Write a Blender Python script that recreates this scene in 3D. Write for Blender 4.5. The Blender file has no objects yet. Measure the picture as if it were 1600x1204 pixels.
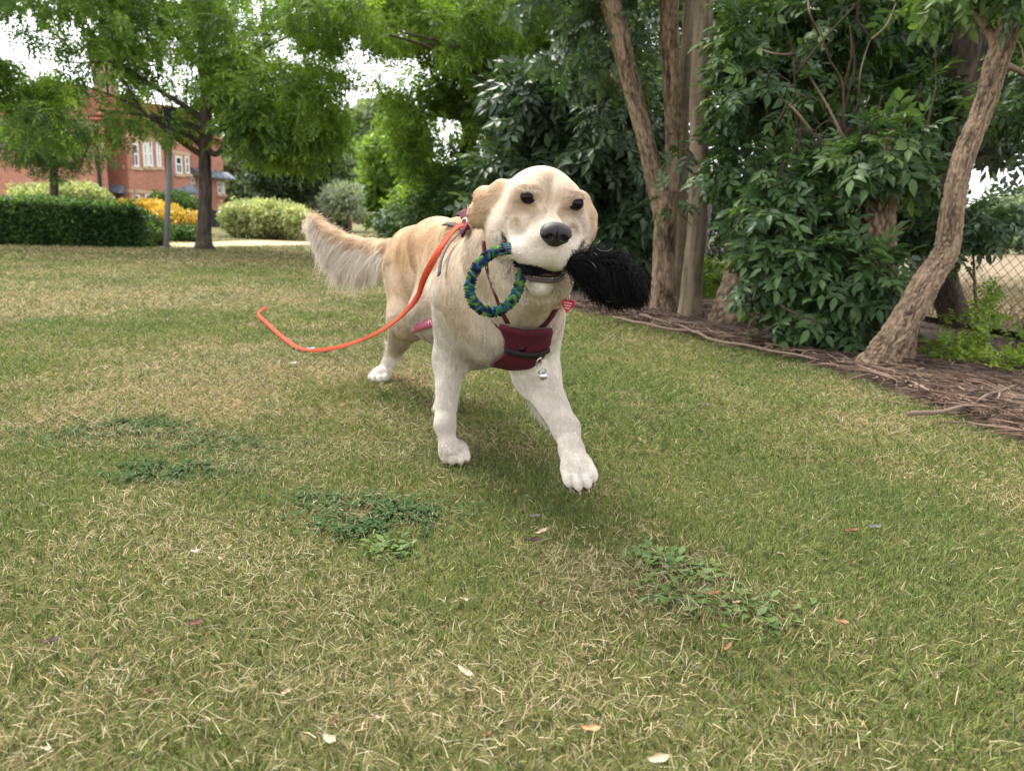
import bpy, math, random
import numpy as np
from mathutils import Matrix, Vector

S = bpy.context.scene
COL = S.collection
R = math.radians

# ------------------------------------------------------------------ camera
F, CX, CY, HC = 1110.0, 800.0, 602.0, 0.55          # focal length and centre in photo pixels, eye height
PITCH, ROLL = R(12.3), R(2.5)
cf = np.array([0, math.cos(PITCH), -math.sin(PITCH)])
_r0 = np.array([1.0, 0, 0]); _u0 = np.cross(_r0, cf)
cr = _r0 * math.cos(ROLL) + _u0 * math.sin(ROLL)
cu = np.cross(cr, cf)
C0 = np.array([0, 0, HC])
cam = bpy.data.cameras.new('camera')
cam.sensor_width = 36; cam.lens = F / 1600 * 36
cam.clip_start = 0.05; cam.clip_end = 3000
cam.dof.use_dof = True; cam.dof.focus_distance = 1.32; cam.dof.aperture_fstop = 6.0
camo = bpy.data.objects.new('camera', cam); COL.objects.link(camo)
M = Matrix.Identity(4)
for i in range(3):
    M[i][0], M[i][1], M[i][2], M[i][3] = cr[i], cu[i], -cf[i], C0[i]
camo.matrix_world = M
S.camera = camo

# ------------------------------------------------------------------ sky, sun, exposure
SUN_EL, SUN_AZ = R(58), R(-35)       # azimuth from +Y towards +X
W = bpy.data.worlds.new('World'); S.world = W; W.use_nodes = True
wn = W.node_tree.nodes; wl = W.node_tree.links
for n in list(wn): wn.remove(n)
wo = wn.new('ShaderNodeOutputWorld'); wb = wn.new('ShaderNodeBackground')
sk = wn.new('ShaderNodeTexSky'); sk.sky_type = 'NISHITA'; sk.sun_disc = False
sk.sun_elevation = SUN_EL; sk.sun_rotation = SUN_AZ
sk.air_density = 1.0; sk.dust_density = 1.5; sk.ozone_density = 1.0
hs = wn.new('ShaderNodeHueSaturation'); hs.inputs['Saturation'].default_value = 0.12   # thin white cloud over the blue
hs.inputs['Value'].default_value = 1.0
wl.new(sk.outputs[0], hs.inputs['Color']); wl.new(hs.outputs[0], wb.inputs[0])
wb.inputs[1].default_value = 0.14
wl.new(wb.outputs[0], wo.inputs[0])
sl = bpy.data.lights.new('sun', 'SUN'); sl.energy = 1.5; sl.angle = R(26); sl.color = (1, 0.95, 0.86)
so = bpy.data.objects.new('sun', sl); COL.objects.link(so)
sd = Vector((math.sin(SUN_AZ) * math.cos(SUN_EL), math.cos(SUN_AZ) * math.cos(SUN_EL), math.sin(SUN_EL)))
so.rotation_euler = sd.to_track_quat('Z', 'Y').to_euler()
S.view_settings.view_transform = 'Standard'; S.view_settings.look = 'None'
S.view_settings.exposure = 2.05; S.view_settings.gamma = 1; S.view_settings.use_curve_mapping = False
S.render.engine = 'CYCLES'
S.cycles.max_bounces = 6; S.cycles.diffuse_bounces = 4; S.cycles.glossy_bounces = 2
S.cycles.transmission_bounces = 3; S.cycles.transparent_max_bounces = 8
S.cycles.caustics_reflective = False; S.cycles.caustics_refractive = False
S.cycles.use_denoising = True
try:
    S.cycles.denoiser = 'OPENIMAGEDENOISE'; S.cycles.denoising_input_passes = 'RGB_ALBEDO_NORMAL'
    S.cycles.denoising_prefilter = 'NONE'
except Exception: pass
S.cycles.filter_width = 1.5
S.render.film_transparent = False
try:
    S.cycles_curves.shape = 'RIBBONS'
except Exception: pass

# ------------------------------------------------------------------ helpers
rng = np.random.default_rng(7)

def ray(x, y): return cf * F + cr * (x - CX) - cu * (y - CY)
def at(x, y, Y):
    d = ray(x, y); return C0 + d * (Y / d[1])
def gr(x, y, z=0.0):
    d = ray(x, y); return C0 + d * ((z - HC) / d[2])
def nrm(v):
    v = np.asarray(v, float); return v / np.maximum(np.linalg.norm(v, axis=-1, keepdims=True), 1e-9)

def tag(o, label=None, cat=None, group=None, kind=None):
    if label: o['label'] = label
    if cat: o['category'] = cat
    if group: o['group'] = group
    if kind: o['kind'] = kind
    return o

def thing(name, label, cat, loc=(0, 0, 0), group=None):
    o = bpy.data.objects.new(name, None); COL.objects.link(o)
    o.location = [float(v) for v in loc]; o.empty_display_size = 0.1
    return tag(o, label, cat, group)

def origin(o):
    v = np.zeros(3)
    while o is not None:
        v += np.array(o.location); o = o.parent
    return v

def raw_mesh(name, V, faces, smooth=True):
    """V (n,3); faces: list of integer arrays (k,3) or (k,4)"""
    V = np.asarray(V, np.float32)
    fs = [np.asarray(f, np.int32) for f in faces if len(f)]
    me = bpy.data.meshes.new(name)
    me.vertices.add(len(V)); me.vertices.foreach_set('co', V.ravel())
    li = np.concatenate([f.ravel() for f in fs])
    tot = np.concatenate([np.full(len(f), f.shape[1], np.int32) for f in fs])
    st = np.concatenate([[0], np.cumsum(tot)[:-1]]).astype(np.int32)
    me.loops.add(len(li)); me.loops.foreach_set('vertex_index', li)
    me.polygons.add(len(tot)); me.polygons.foreach_set('loop_start', st); me.polygons.foreach_set('loop_total', tot)
    me.polygons.foreach_set('use_smooth', np.full(len(tot), smooth, bool))
    me.update(calc_edges=True)
    return me

def obj(name, V, faces, mat, parent=None, smooth=True, kind=None, tint=None, col=None):
    """one mesh object from world-space vertices"""
    V = np.asarray(V, float)
    if parent is not None: V = V - origin(parent)
    me = raw_mesh(name, V, faces, smooth)
    if tint is not None:
        a = me.attributes.new('tint', 'FLOAT', 'POINT'); a.data.foreach_set('value', np.asarray(tint, np.float32))
    if col is not None:
        a = me.attributes.new('col', 'FLOAT_COLOR', 'POINT')
        c4 = np.ones((len(V), 4), np.float32); c4[:, :3] = col; a.data.foreach_set('color', c4.ravel())
    for m_ in (mat if isinstance(mat, (list, tuple)) else [mat]): me.materials.append(m_)
    o = bpy.data.objects.new(name, me); COL.objects.link(o)
    if parent is not None: o.parent = parent
    if kind: o['kind'] = kind
    return o

class MB:
    """gathers shapes that belong to ONE mesh object"""
    def __init__(s): s.V = []; s.T = []; s.Q = []; s.n = 0; s.t = []
    def add(s, V, tris=None, quads=None, tint=0.5):
        V = np.asarray(V, float).reshape(-1, 3)
        if tris is not None and len(tris): s.T.append(np.asarray(tris) + s.n)
        if quads is not None and len(quads): s.Q.append(np.asarray(quads) + s.n)
        s.V.append(V); s.n += len(V)
        s.t.append(np.broadcast_to(np.asarray(tint, float), (len(V),)))
        return s
    def box(s, lo, hi, M3=None, o=None):
        x0, y0, z0 = lo; x1, y1, z1 = hi
        V = np.array([[x0,y0,z0],[x1,y0,z0],[x1,y1,z0],[x0,y1,z0],[x0,y0,z1],[x1,y0,z1],[x1,y1,z1],[x0,y1,z1]], float)
        if M3 is not None: V = V @ np.asarray(M3).T
        if o is not None: V = V + o
        return s.add(V, quads=[[0,3,2,1],[4,5,6,7],[0,1,5,4],[1,2,6,5],[2,3,7,6],[3,0,4,7]])
    def tube(s, P, rad, seg=8, cap=True, tint=0.5, bump=None):
        if bump is not None:
            bv = bump(len(P), seg); V, Q = tube(P, rad, seg, lambda *_: bv); lo_, hi_ = np.quantile(bv, [.03, .97]); tint = np.clip((bv - lo_) / (hi_ - lo_ + 1e-9), 0, 1).ravel()
            if cap: tint = np.append(tint, [.2, .2])
        else: V, Q = tube(P, rad, seg)
        T = []
        if cap:
            n = len(V); k = len(P)
            V = np.vstack([V, P[0], P[-1]])
            a = np.arange(seg); b = (a + 1) % seg
            T = np.vstack([np.stack([np.full(seg, n), b, a], 1), np.stack([np.full(seg, n + 1), (k-1)*seg + a, (k-1)*seg + b], 1)])
        return s.add(V, tris=T, quads=Q, tint=tint)
    def build(s, name, mat, parent=None, smooth=True, kind=None):
        F_ = []
        if s.T: F_.append(np.vstack(s.T))
        if s.Q: F_.append(np.vstack(s.Q))
        return obj(name, np.vstack(s.V), F_, mat, parent, smooth, kind, tint=np.concatenate(s.t))

def smooth_path(P, n):
    """Catmull-Rom through P, n samples"""
    P = np.asarray(P, float)
    if len(P) < 3:
        t = np.linspace(0, 1, n)[:, None]; return P[0] * (1 - t) + P[-1] * t
    Q = np.vstack([2 * P[0] - P[1], P, 2 * P[-1] - P[-2]])
    t = np.linspace(0, len(P) - 1 - 1e-6, n); i = t.astype(int); f = (t - i)[:, None]
    p0, p1, p2, p3 = Q[i], Q[i+1], Q[i+2], Q[i+3]
    return 0.5 * (2*p1 + (p2 - p0)*f + (2*p0 - 5*p1 + 4*p2 - p3)*f**2 + (3*p1 - p0 - 3*p2 + p3)*f**3)

def frames(P):
    T = nrm(np.gradient(P, axis=0))
    ref = np.array([0, 0, 1.0]) if abs(T[0][2]) < 0.9 else np.array([1.0, 0, 0])
    N = np.zeros_like(P); n = ref - T[0] * ref.dot(T[0])
    for i in range(len(P)):
        n = n - T[i] * n.dot(T[i]); n = n / (np.linalg.norm(n) + 1e-12); N[i] = n
    return T, N, np.cross(T, N)

def tube(P, rad, seg=8, bump=None):
    P = np.asarray(P, float); rad = np.broadcast_to(np.asarray(rad, float), (len(P),))
    T, N, B = frames(P)
    a = np.linspace(0, 2*np.pi, seg, endpoint=False)
    rr = rad[:, None] * np.ones(seg)[None]
    if bump is not None: rr = rr * (1 + bump(len(P), seg))
    V = P[:, None] + rr[..., None] * (np.cos(a)[None, :, None] * N[:, None] + np.sin(a)[None, :, None] * B[:, None])
    k = len(P); i = np.arange(k - 1)[:, None] * seg; j = np.arange(seg)[None]; j2 = (j + 1) % seg
    Q = np.stack([i + j, i + j2, i + seg + j2, i + seg + j], -1).reshape(-1, 4)
    return V.reshape(-1, 3), Q

_tab = np.random.default_rng(99).random((64, 64, 64)).astype(np.float32)
def vnoise(p, freq, seed=0):
    """smooth value noise in 0..1 for points (n,2|3)"""
    p = np.asarray(p, float) * freq + seed * 17.31
    if p.shape[-1] == 2: p = np.concatenate([p, np.full(p.shape[:-1] + (1,), 3.7 + seed)], -1)
    i = np.floor(p).astype(int); f = p - i; f = f*f*(3 - 2*f)
    out = 0
    for dx in (0, 1):
        for dy in (0, 1):
            for dz in (0, 1):
                w = (f[...,0] if dx else 1-f[...,0]) * (f[...,1] if dy else 1-f[...,1]) * (f[...,2] if dz else 1-f[...,2])
                out = out + w * _tab[(i[...,0]+dx) % 64, (i[...,1]+dy) % 64, (i[...,2]+dz) % 64]
    return out
def fbm(p, freq, seed=0, oct=3):
    return sum(vnoise(p, freq * 2**k, seed + k) * 0.5**k for k in range(oct)) / sum(0.5**k for k in range(oct))

# ------------------------------------------------------------------ materials
def srgb(*c):
    c = np.array(c, float) / 255
    return tuple(np.where(c <= 0.04045, c / 12.92, ((c + 0.055) / 1.055) ** 2.4))

def mat_new(name):
    m = bpy.data.materials.new(name); m.use_nodes = True
    nt = m.node_tree; b = nt.nodes['Principled BSDF']
    return m, nt, b

def nd(nt, kind, **kw):
    n = nt.nodes.new('ShaderNode' + kind)
    for k, v in kw.items():
        if k in n.inputs: n.inputs[k].default_value = v
        else: setattr(n, k, v)
    return n

def ramp(nt, fac, stops):
    r_ = nt.nodes.new('ShaderNodeValToRGB'); e = r_.color_ramp.elements
    while len(e) < len(stops): e.new(0.5)
    for i, (p, c) in enumerate(stops): e[i].position = p; e[i].color = (*c, 1)
    nt.links.new(fac, r_.inputs[0]); return r_.outputs[0]

def noise(nt, scale, detail=4, rough=0.6, vec=None, obj_space=True, stretch=None):
    n = nd(nt, 'TexNoise'); n.inputs['Scale'].default_value = scale; n.inputs['Detail'].default_value = detail; n.inputs['Roughness'].default_value = rough
    if vec is None:
        tc = nt.nodes.new('ShaderNodeTexCoord'); vec = tc.outputs['Object']
    if stretch is not None:
        mp = nt.nodes.new('ShaderNodeMapping'); mp.inputs['Scale'].default_value = stretch
        nt.links.new(vec, mp.inputs[0]); vec = mp.outputs[0]
    nt.links.new(vec, n.inputs['Vector'])
    return n.outputs['Fac']

def bump(nt, b, h, strength=0.4, dist=0.01):
    n = nd(nt, 'Bump'); n.inputs['Strength'].default_value = strength; n.inputs['Distance'].default_value = dist
    nt.links.new(h, n.inputs['Height']); nt.links.new(n.outputs[0], b.inputs['Normal'])

def m_plain(name, c, rough=0.6, var=0.25, scale=20, metal=0.0, bmp=0.15, dist=0.003, spec=0.22):
    m, nt, b = mat_new(name); c = np.array(c)
    f = noise(nt, scale)
    o_ = ramp(nt, f, [(0.25, tuple(c * (1 - var))), (0.75, tuple(np.minimum(c * (1 + var), 1)))])
    nt.links.new(o_, b.inputs['Base Color']); b.inputs['Roughness'].default_value = rough; b.inputs['Metallic'].default_value = metal
    b.inputs['Specular IOR Level'].default_value = spec
    if bmp: bump(nt, b, f, bmp, dist)
    return m

def m_leaf(name, dark, mid, light, trans=0.3, rough=0.5, patch=0.0):
    """leaf colours run with the per-leaf tint"""
    m, nt, b = mat_new(name)
    a = nd(nt, 'Attribute', attribute_name='tint')
    c = ramp(nt, a.outputs['Fac'], [(0.0, dark), (0.5, mid), (1.0, light)])
    nt.links.new(c, b.inputs['Base Color']); b.inputs['Roughness'].default_value = rough
    b.inputs['Specular IOR Level'].default_value = 0.3
    t = nd(nt, 'BsdfTranslucent')
    mul = nd(nt, 'Mix', data_type='RGBA', blend_type='MULTIPLY'); mul.inputs[0].default_value = 1.0
    nt.links.new(c, mul.inputs[6]); mul.inputs[7].default_value = (1.25, 1.35, 0.55, 1)
    nt.links.new(mul.outputs[2], t.inputs[0])
    mx = nd(nt, 'MixShader'); mx.inputs[0].default_value = trans
    nt.links.new(b.outputs[0], mx.inputs[1]); nt.links.new(t.outputs[0], mx.inputs[2])
    out = nt.nodes['Material Output']; nt.links.new(mx.outputs[0], out.inputs[0])
    return m

def m_bark(name, dark, light, sc=30, stretch=(1, 1, 0.18), strength=0.8, dist=0.02):
    m, nt, b = mat_new(name)
    f = noise(nt, sc, 6, 0.65, stretch=stretch); g = noise(nt, 5, 3, 0.6)
    mx = nd(nt, 'Math', operation='MULTIPLY_ADD'); nt.links.new(g, mx.inputs[0]); mx.inputs[1].default_value = 0.5
    nt.links.new(f, mx.inputs[2])
    a = nd(nt, 'Attribute', attribute_name='tint')                     # height of the ridges: cracks are dark, plates pale
    m2 = nd(nt, 'Math', operation='MULTIPLY_ADD'); nt.links.new(a.outputs['Fac'], m2.inputs[0]); m2.inputs[1].default_value = 0.75
    m3 = nd(nt, 'Math', operation='MULTIPLY_ADD'); nt.links.new(mx.outputs[0], m3.inputs[0]); m3.inputs[1].default_value = 0.55; m3.inputs[2].default_value = -0.08
    nt.links.new(m3.outputs[0], m2.inputs[2])
    mid = tuple(np.array(dark) * .5 + np.array(light) * .5)
    c = ramp(nt, m2.outputs[0], [(0.30, dark), (0.62, mid), (0.95, light)])
    nt.links.new(c, b.inputs['Base Color']); b.inputs['Roughness'].default_value = 0.9; b.inputs['Specular IOR Level'].default_value = 0.15
    bump(nt, b, f, strength, dist)
    return m

def m_attr(name, rough=0.7, spec=0.2, trans=0.0):
    m, nt, b = mat_new(name)
    a = nd(nt, 'Attribute', attribute_name='col')
    nt.links.new(a.outputs['Color'], b.inputs['Base Color']); b.inputs['Roughness'].default_value = rough
    b.inputs['Specular IOR Level'].default_value = spec
    if trans:
        t = nd(nt, 'BsdfTranslucent'); nt.links.new(a.outputs['Color'], t.inputs[0])
        mx = nd(nt, 'MixShader'); mx.inputs[0].default_value = trans
        nt.links.new(b.outputs[0], mx.inputs[1]); nt.links.new(t.outputs[0], mx.inputs[2])
        nt.links.new(mx.outputs[0], nt.nodes['Material Output'].inputs[0])
    return m

def strands(name, P, rad, col, mat, parent=None, kind=None):
    """hair curves: P (n,k,3) world points, rad (n,k), col (n,3)"""
    n, k = P.shape[:2]
    if parent is not None: P = P - origin(parent)
    h = bpy.data.hair_curves.new(name); h.add_curves([k] * n)
    h.attributes['position'].data.foreach_set('vector', P.astype(np.float32).ravel())
    a = h.attributes.get('radius') or h.attributes.new('radius', 'FLOAT', 'POINT')
    a.data.foreach_set('value', np.broadcast_to(rad, (n, k)).astype(np.float32).ravel())
    c = h.attributes.new('col', 'FLOAT_COLOR', 'CURVE')
    c4 = np.ones((n, 4), np.float32); c4[:, :3] = col; c.data.foreach_set('color', c4.ravel())
    h.materials.append(mat)
    o = bpy.data.objects.new(name, h); COL.objects.link(o)
    if parent is not None: o.parent = parent
    if kind: o['kind'] = kind
    return o
# ================================================================== ground, lawn, bed
EDGE = np.array([(1.62, -2.0), (1.57, 1.0), (1.53, 2.03), (1.52, 2.53), (1.43, 3.19), (1.06, 3.95), (.44, 5.18), (-.05, 8.0), (-1.0, 16.0), (-5.0, 34), (-10, 60)])
def edge_x(y): return np.interp(y, EDGE[:, 1], EDGE[:, 0])
def dryness(xy):
    xy = np.asarray(xy, float)
    d = fbm(xy, .9, 2, 3) * .75 + fbm(xy, 5.5, 9, 2) * .55 - .14
    far = np.clip((xy[:, 1] - 3) / 6, 0, 1)
    d = d + far * (.10 + .18 * (fbm(xy * [.35, 1.2], .8, 5, 2) - .5)) * np.clip(-xy[:, 0] / 3 + .4, -.4, 1)
    for cx_, cy_, r_, a_ in ((.24, .98, .16, .30), (.16, 1.07, .12, .2), (-.25, .95, .10, .16), (-1.2, 2.7, .45, .22), (-.9, 2.1, .3, .15), (-2.8, 4.6, .9, .22), (-.45, 1.15, .12, .15), (.62, 1.9, .3, -.15),
                             (.30, .85, .1, -.25), (-.5, 3.4, .5, -.12), (.2, 2.6, .5, -.12), (.6, 1.25, .25, -.15)):
        d = d + a_ * np.exp(-((xy[:, 0] - cx_)**2 + (xy[:, 1] - cy_)**2) / r_**2)
    return np.clip((d - .45) * 1.45 + .42, 0, 1)

# soil and thatch under the blades
m_soil, nt, b = mat_new('lawn thatch')
g1 = noise(nt, 1.1, 5, .65); g2 = noise(nt, 60, 5, .7); g3 = noise(nt, 7, 4, .6)
ad = nd(nt, 'Math', operation='ADD'); nt.links.new(g1, ad.inputs[0]); nt.links.new(g3, ad.inputs[1])
ca = ramp(nt, ad.outputs[0], [(.38, (.055, .072, .020)), (.52, (.092, .098, .035)), (.66, (.145, .138, .060))])
mm = nd(nt, 'Mix', data_type='RGBA', blend_type='MULTIPLY'); mm.inputs[0].default_value = .75
cb = ramp(nt, g2, [(.3, (.45, .42, .36)), (.7, (1.25, 1.2, 1.1))]); nt.links.new(ca, mm.inputs[6]); nt.links.new(cb, mm.inputs[7])
nt.links.new(mm.outputs[2], b.inputs['Base Color']); b.inputs['Roughness'].default_value = .95; b.inputs['Specular IOR Level'].default_value = .1
bump(nt, b, g2, .8, .02)
ng = 90; gx = np.sign(np.linspace(-1, 1, ng)) * np.abs(np.linspace(-1, 1, ng)) ** 3 * 900; gy = gx + 20
G = np.stack(np.meshgrid(gx, gy, indexing='ij'), -1).reshape(-1, 2)
i = np.arange(ng - 1)[:, None] * ng + np.arange(ng - 1)[None]
V = np.column_stack([G, np.zeros(len(G))])
V[:, 2] = np.where(np.hypot(G[:, 0], G[:, 1]) > 60, np.clip((np.hypot(G[:, 0], G[:, 1]) - 60) / 400, 0, 1) * 6 * fbm(G, .004, 3), 0)
obj('ground', V, [np.stack([i, i + ng, i + ng + 1, i + 1], -1).reshape(-1, 4)], m_soil, None, True, 'structure')

# the pale dry strip beyond the tree
m_path = m_plain('dry strip', (.40, .32, .19), .95, .22, 6, bmp=.4, dist=.02)
pa = np.array([gr(-60, 378), gr(245, 387), gr(330, 386.5), gr(420, 385), gr(500, 383), gr(620, 382)]); pb = np.array([gr(-60, 374), gr(245, 379), gr(330, 378), gr(420, 375), gr(500, 374), gr(620, 373)])
pa, pb = smooth_path(pa, 40), smooth_path(pb, 40)
V = np.vstack([pa, pb]); V[:, 2] = .004; j = np.arange(39)
obj('path', V, [np.stack([j, j + 1, j + 41, j + 40], 1)], m_path, None, True, 'structure')

# ---- grass blades
grng = np.random.default_rng(21)
GREENS = np.array([(.100, .155, .030), (.155, .210, .044), (.205, .245, .064), (.070, .112, .027), (.235, .245, .088)])
STRAWS = np.array([(.37, .30, .15), (.43, .35, .20), (.30, .24, .105), (.50, .43, .28), (.25, .20, .09)])
def lawn_points(n, y0, y1, pw=1.0):
    y = y0 + (y1 - y0) * grng.random(n) ** pw
    x = (grng.random(n) * 2 - 1) * (y * .80 + .35)
    return x, y
def lawn_xy(n, y0, y1, dens_fall=0):
    # uniform over the wedge in view
    out = []; tot = 0
    while tot < n:
        y = grng.uniform(y0, y1, n); x = grng.uniform(-1, 1, n) * (y1 * 1.05 + .5)
        k = (np.abs(x) < y * np.where(x < 0, 1.05, .85) + .5) & (x < edge_x(y) + grng.normal(0, .05, n))
        if dens_fall: k &= grng.random(n) < (y0 / y) ** dens_fall
        out.append(np.stack([x, y], 1)[k]); tot += k.sum()
    return np.concatenate(out)[:n]
def blade_cols(xy, straw):
    n = len(xy); c = np.where(straw[:, None], STRAWS[grng.integers(0, 5, n)], GREENS[grng.integers(0, 5, n)])
    hue = (fbm(xy, 2.2, 14, 2)[:, None] - .5)
    c = c * (1 + hue * .5 * np.array([1.0, .6, .8])) * grng.uniform(.55, 1.35, (n, 1))
    return np.clip(c, .01, .75)
def blades(name, n, y0, y1, L0, L1, w0, w1, fall=0.0, sway=1.0):
    xy = lawn_xy(n, y0, y1, fall); dry = dryness(xy)
    straw = grng.random(n) < np.clip(dry * 1.15 - .40, .06, .62)
    L = grng.uniform(L0, L1, n) * np.where(straw, 1.12, 1) * (.7 + .6 * fbm(xy, 6, 31, 2)); w = grng.uniform(w0, w1, n) * np.where(straw, .66, 1)
    th = grng.uniform(0, 2*np.pi, n) + 2.2 * (vnoise(xy, 9, 8) - .5)
    e0 = np.clip(np.where(straw, grng.normal(.45, .35, n), grng.normal(.95, .35, n)), .05, 1.5)   # rise angle at the root
    bend = grng.normal(-.55, .5, n) * sway
    hd_ = np.stack([np.cos(th), np.sin(th)], 1); sd2 = np.stack([-hd_[:, 1], hd_[:, 0]], 1)
    segs = 2; pos = np.column_stack([xy, np.where(straw, grng.uniform(0, .018, n), 0)]); el = e0; V = []
    tw = grng.normal(0, .5, n)
    for s_ in range(segs + 1):
        f_ = s_ / segs; ww = w * (1 - f_ ** 2.2) * .5 if s_ < segs else np.zeros(n)
        sv = np.column_stack([sd2 * np.cos(tw)[:, None], np.sin(tw)])
        if s_ < segs: V += [pos - sv * ww[:, None], pos + sv * ww[:, None]]
        else: V += [pos]
        d = np.column_stack([hd_ * np.cos(el)[:, None], np.sin(el)])
        pos = pos + d * (L / segs)[:, None]; el = el + bend / segs
        pos[:, 2] = np.maximum(pos[:, 2], .003)
    V = np.stack(V, 1)
    o = np.arange(n)[:, None] * 5
    Q = o + [0, 1, 3, 2]; T = o + [2, 3, 4]
    c = np.repeat(blade_cols(xy, straw), 5, 0)
    return obj(name, V.reshape(-1, 3), [T, Q], m_grass, None, True, 'stuff', col=c)
m_grass = m_attr('grass', .6, .25, .35)
blades('grass', 300000, .30, 1.75, .009, .0255, .0008, .0022)
def far_blades(name, n, y0, y1, L0, L1, r0, fall):
    xy = lawn_xy(n, y0, y1, fall); xy = xy[~((xy[:, 0] > -7) & (xy[:, 0] < -1.5) & (xy[:, 1] > np.interp(xy[:, 0], pa[:, 0], pa[:, 1]) + grng.normal(0, .25, n)) & (xy[:, 1] < np.interp(xy[:, 0], pb[:, 0], pb[:, 1]) + grng.normal(0, .3, n)))]; n = len(xy)
    dry = dryness(xy); straw = grng.random(n) < np.clip(dry * 1.2 - .06, .20, .82)
    th = grng.uniform(0, 2*np.pi, n); e0 = np.clip(np.where(straw, grng.normal(.45, .3, n), grng.normal(.85, .3, n)), .08, 1.4)
    L = grng.uniform(L0, L1, n) * (.7 + .6 * fbm(xy, 5, 31, 2)); d = np.column_stack([np.cos(th) * np.cos(e0), np.sin(th) * np.cos(e0), np.sin(e0)])
    p0 = np.column_stack([xy, np.zeros(n)]); p1 = p0 + d * L[:, None] * .5; p2 = p1 + nrm(d * [1, 1, .45]) * L[:, None] * .5
    sc = (xy[:, 1] / y0) ** .8
    return strands(name, np.stack([p0, p1, p2], 1), (r0 * sc)[:, None] * np.array([1, .85, .15]), blade_cols(xy, straw), m_grass, None, 'stuff')
far_blades('grass', 225000, 1.75, 3.6, .018, .036, .00095, .5)
far_blades('grass', 180000, 3.6, 8.0, .025, .05, .0018, .8)
far_blades('grass', 140000, 8.0, 24.0, .03, .06, .0042, 1.0)

# clover-like dark patches low in the turf
def clover(name, spots, n, label):
    xy = np.concatenate([np.array(gr(*s_[:2])[:2]) + grng.normal(0, 1, (n, 2)) * [s_[2], s_[3]] for s_ in spots])
    k = fbm(xy, 30, 40, 2) > .46 + grng.normal(0, .10, len(xy)); xy = xy[k]; n = len(xy); V, T = [], []
    r_ = grng.uniform(.0025, .0052, n); z = grng.uniform(.004, .017, n); a0 = grng.uniform(0, 6.28, n)
    for q in range(3):                                                 # three heart-shaped leaflets
        a = a0 + q * 2.094; c = np.column_stack([xy, z]); u = np.column_stack([np.cos(a), np.sin(a), grng.normal(.1, .25, n)]); v = np.column_stack([-np.sin(a), np.cos(a), grng.normal(0, .25, n)])
        b_ = len(V) and sum(len(x) for x in V); R1 = r_[:, None]
        V.append(np.stack([c, c + u * R1 * .9 + v * R1 * .75, c + u * R1 * 1.7 + v * R1 * .45, c + u * R1 * 1.45, c + u * R1 * 1.7 - v * R1 * .45, c + u * R1 * .9 - v * R1 * .75], 1).reshape(-1, 3))
        o = b_ + np.arange(n)[:, None] * 6; T += [o + [0, 1, 2], o + [0, 2, 3], o + [0, 3, 4], o + [0, 4, 5]]
    V = np.vstack(V)
    o = obj(name, V, [np.concatenate(T)], m_clover, None, False, 'stuff', tint=grng.random(len(V))); o['label'] = label
m_clover = m_leaf('clover', (.032, .066, .026), (.048, .092, .034), (.08, .125, .045), .2, .95)
m_clover.node_tree.nodes['Principled BSDF'].inputs['Specular IOR Level'].default_value = .08
clover('clover', [(150, 682, .10, .07), (225, 668, .07, .05), (330, 692, .09, .05)], 800, 'dark bluish clover patch in the lawn at the left edge')
clover('clover', [(290, 735, .08, .035), (240, 745, .05, .03)], 500, 'small clover patch in the lawn left of the standing paw')
clover('clover', [(520, 790, .07, .035), (590, 812, .06, .03), (640, 800, .05, .03), (560, 830, .05, .02)], 520, 'dark clover patch in the lawn below the standing front paw')
# broad-leaved weeds
def weed(name, spots, n, label):
    xy = np.concatenate([np.array(gr(*s_[:2])[:2]) + grng.normal(0, s_[2], (n, 2)) for s_ in spots]); n = len(xy)
    a = grng.uniform(0, 6.28, n); L = grng.uniform(.012, .026, n)[:, None]; w = L * .28
    u = np.column_stack([np.cos(a), np.sin(a), grng.uniform(.1, .7, n)]); v = np.column_stack([-np.sin(a), np.cos(a), np.zeros(n)]); c = np.column_stack([xy, np.full(n, .008)])
    V = np.stack([c, c + u * L * .5 + v * w, c + u * L * .5 - [0, 0, .001], c + u * L * .5 - v * w, c + u * L - [0, 0, .004]], 1).reshape(-1, 3); o = np.arange(n)[:, None] * 5
    ob = obj(name, V, [np.concatenate([o + [0, 2, 1], o + [1, 2, 4], o + [0, 3, 2], o + [2, 3, 4]])], m_weed, None, True, 'stuff', tint=np.repeat(grng.random(n), 5)); ob['label'] = label
m_weed = m_leaf('weed', (.055, .11, .02), (.085, .16, .03), (.14, .21, .05), .3)
weed('weed', [(1060, 890, .03), (1090, 905, .025), (1040, 930, .03), (1180, 960, .03), (610, 860, .02), (1010, 880, .02)], 60, 'bright green broad-leaved weeds in the lawn right of the lifted paw')

# ---- the woodland bed: bark, twigs and roots
m_bed, nt, b = mat_new('bark mulch')
n1 = noise(nt, 40, 6, .7, stretch=(1, .35, 1)); n2 = noise(nt, 3, 3, .6)
ad = nd(nt, 'Math', operation='MULTIPLY_ADD'); nt.links.new(n2, ad.inputs[0]); ad.inputs[1].default_value = .4; nt.links.new(n1, ad.inputs[2])
nt.links.new(ramp(nt, ad.outputs[0], [(.45, (.030, .020, .015)), (.65, (.085, .055, .039)), (.9, (.17, .115, .08))]), b.inputs['Base Color']); b.inputs['Roughness'].default_value = .95
bump(nt, b, n1, 1.0, .03)
yy = np.concatenate([np.linspace(.6, 7, 90), np.linspace(7.3, 60, 50)]); uu = np.concatenate([np.linspace(0, 1.4, 30), np.linspace(1.5, 30, 24)])
Bv = np.stack([np.stack([edge_x(y) - .05 + .06 * (vnoise(np.array([[y * 2.2, 3.3]]), 1.0, 4)[0] - .5) + uu, np.full(len(uu), y)], 1) for y in yy])
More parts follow.
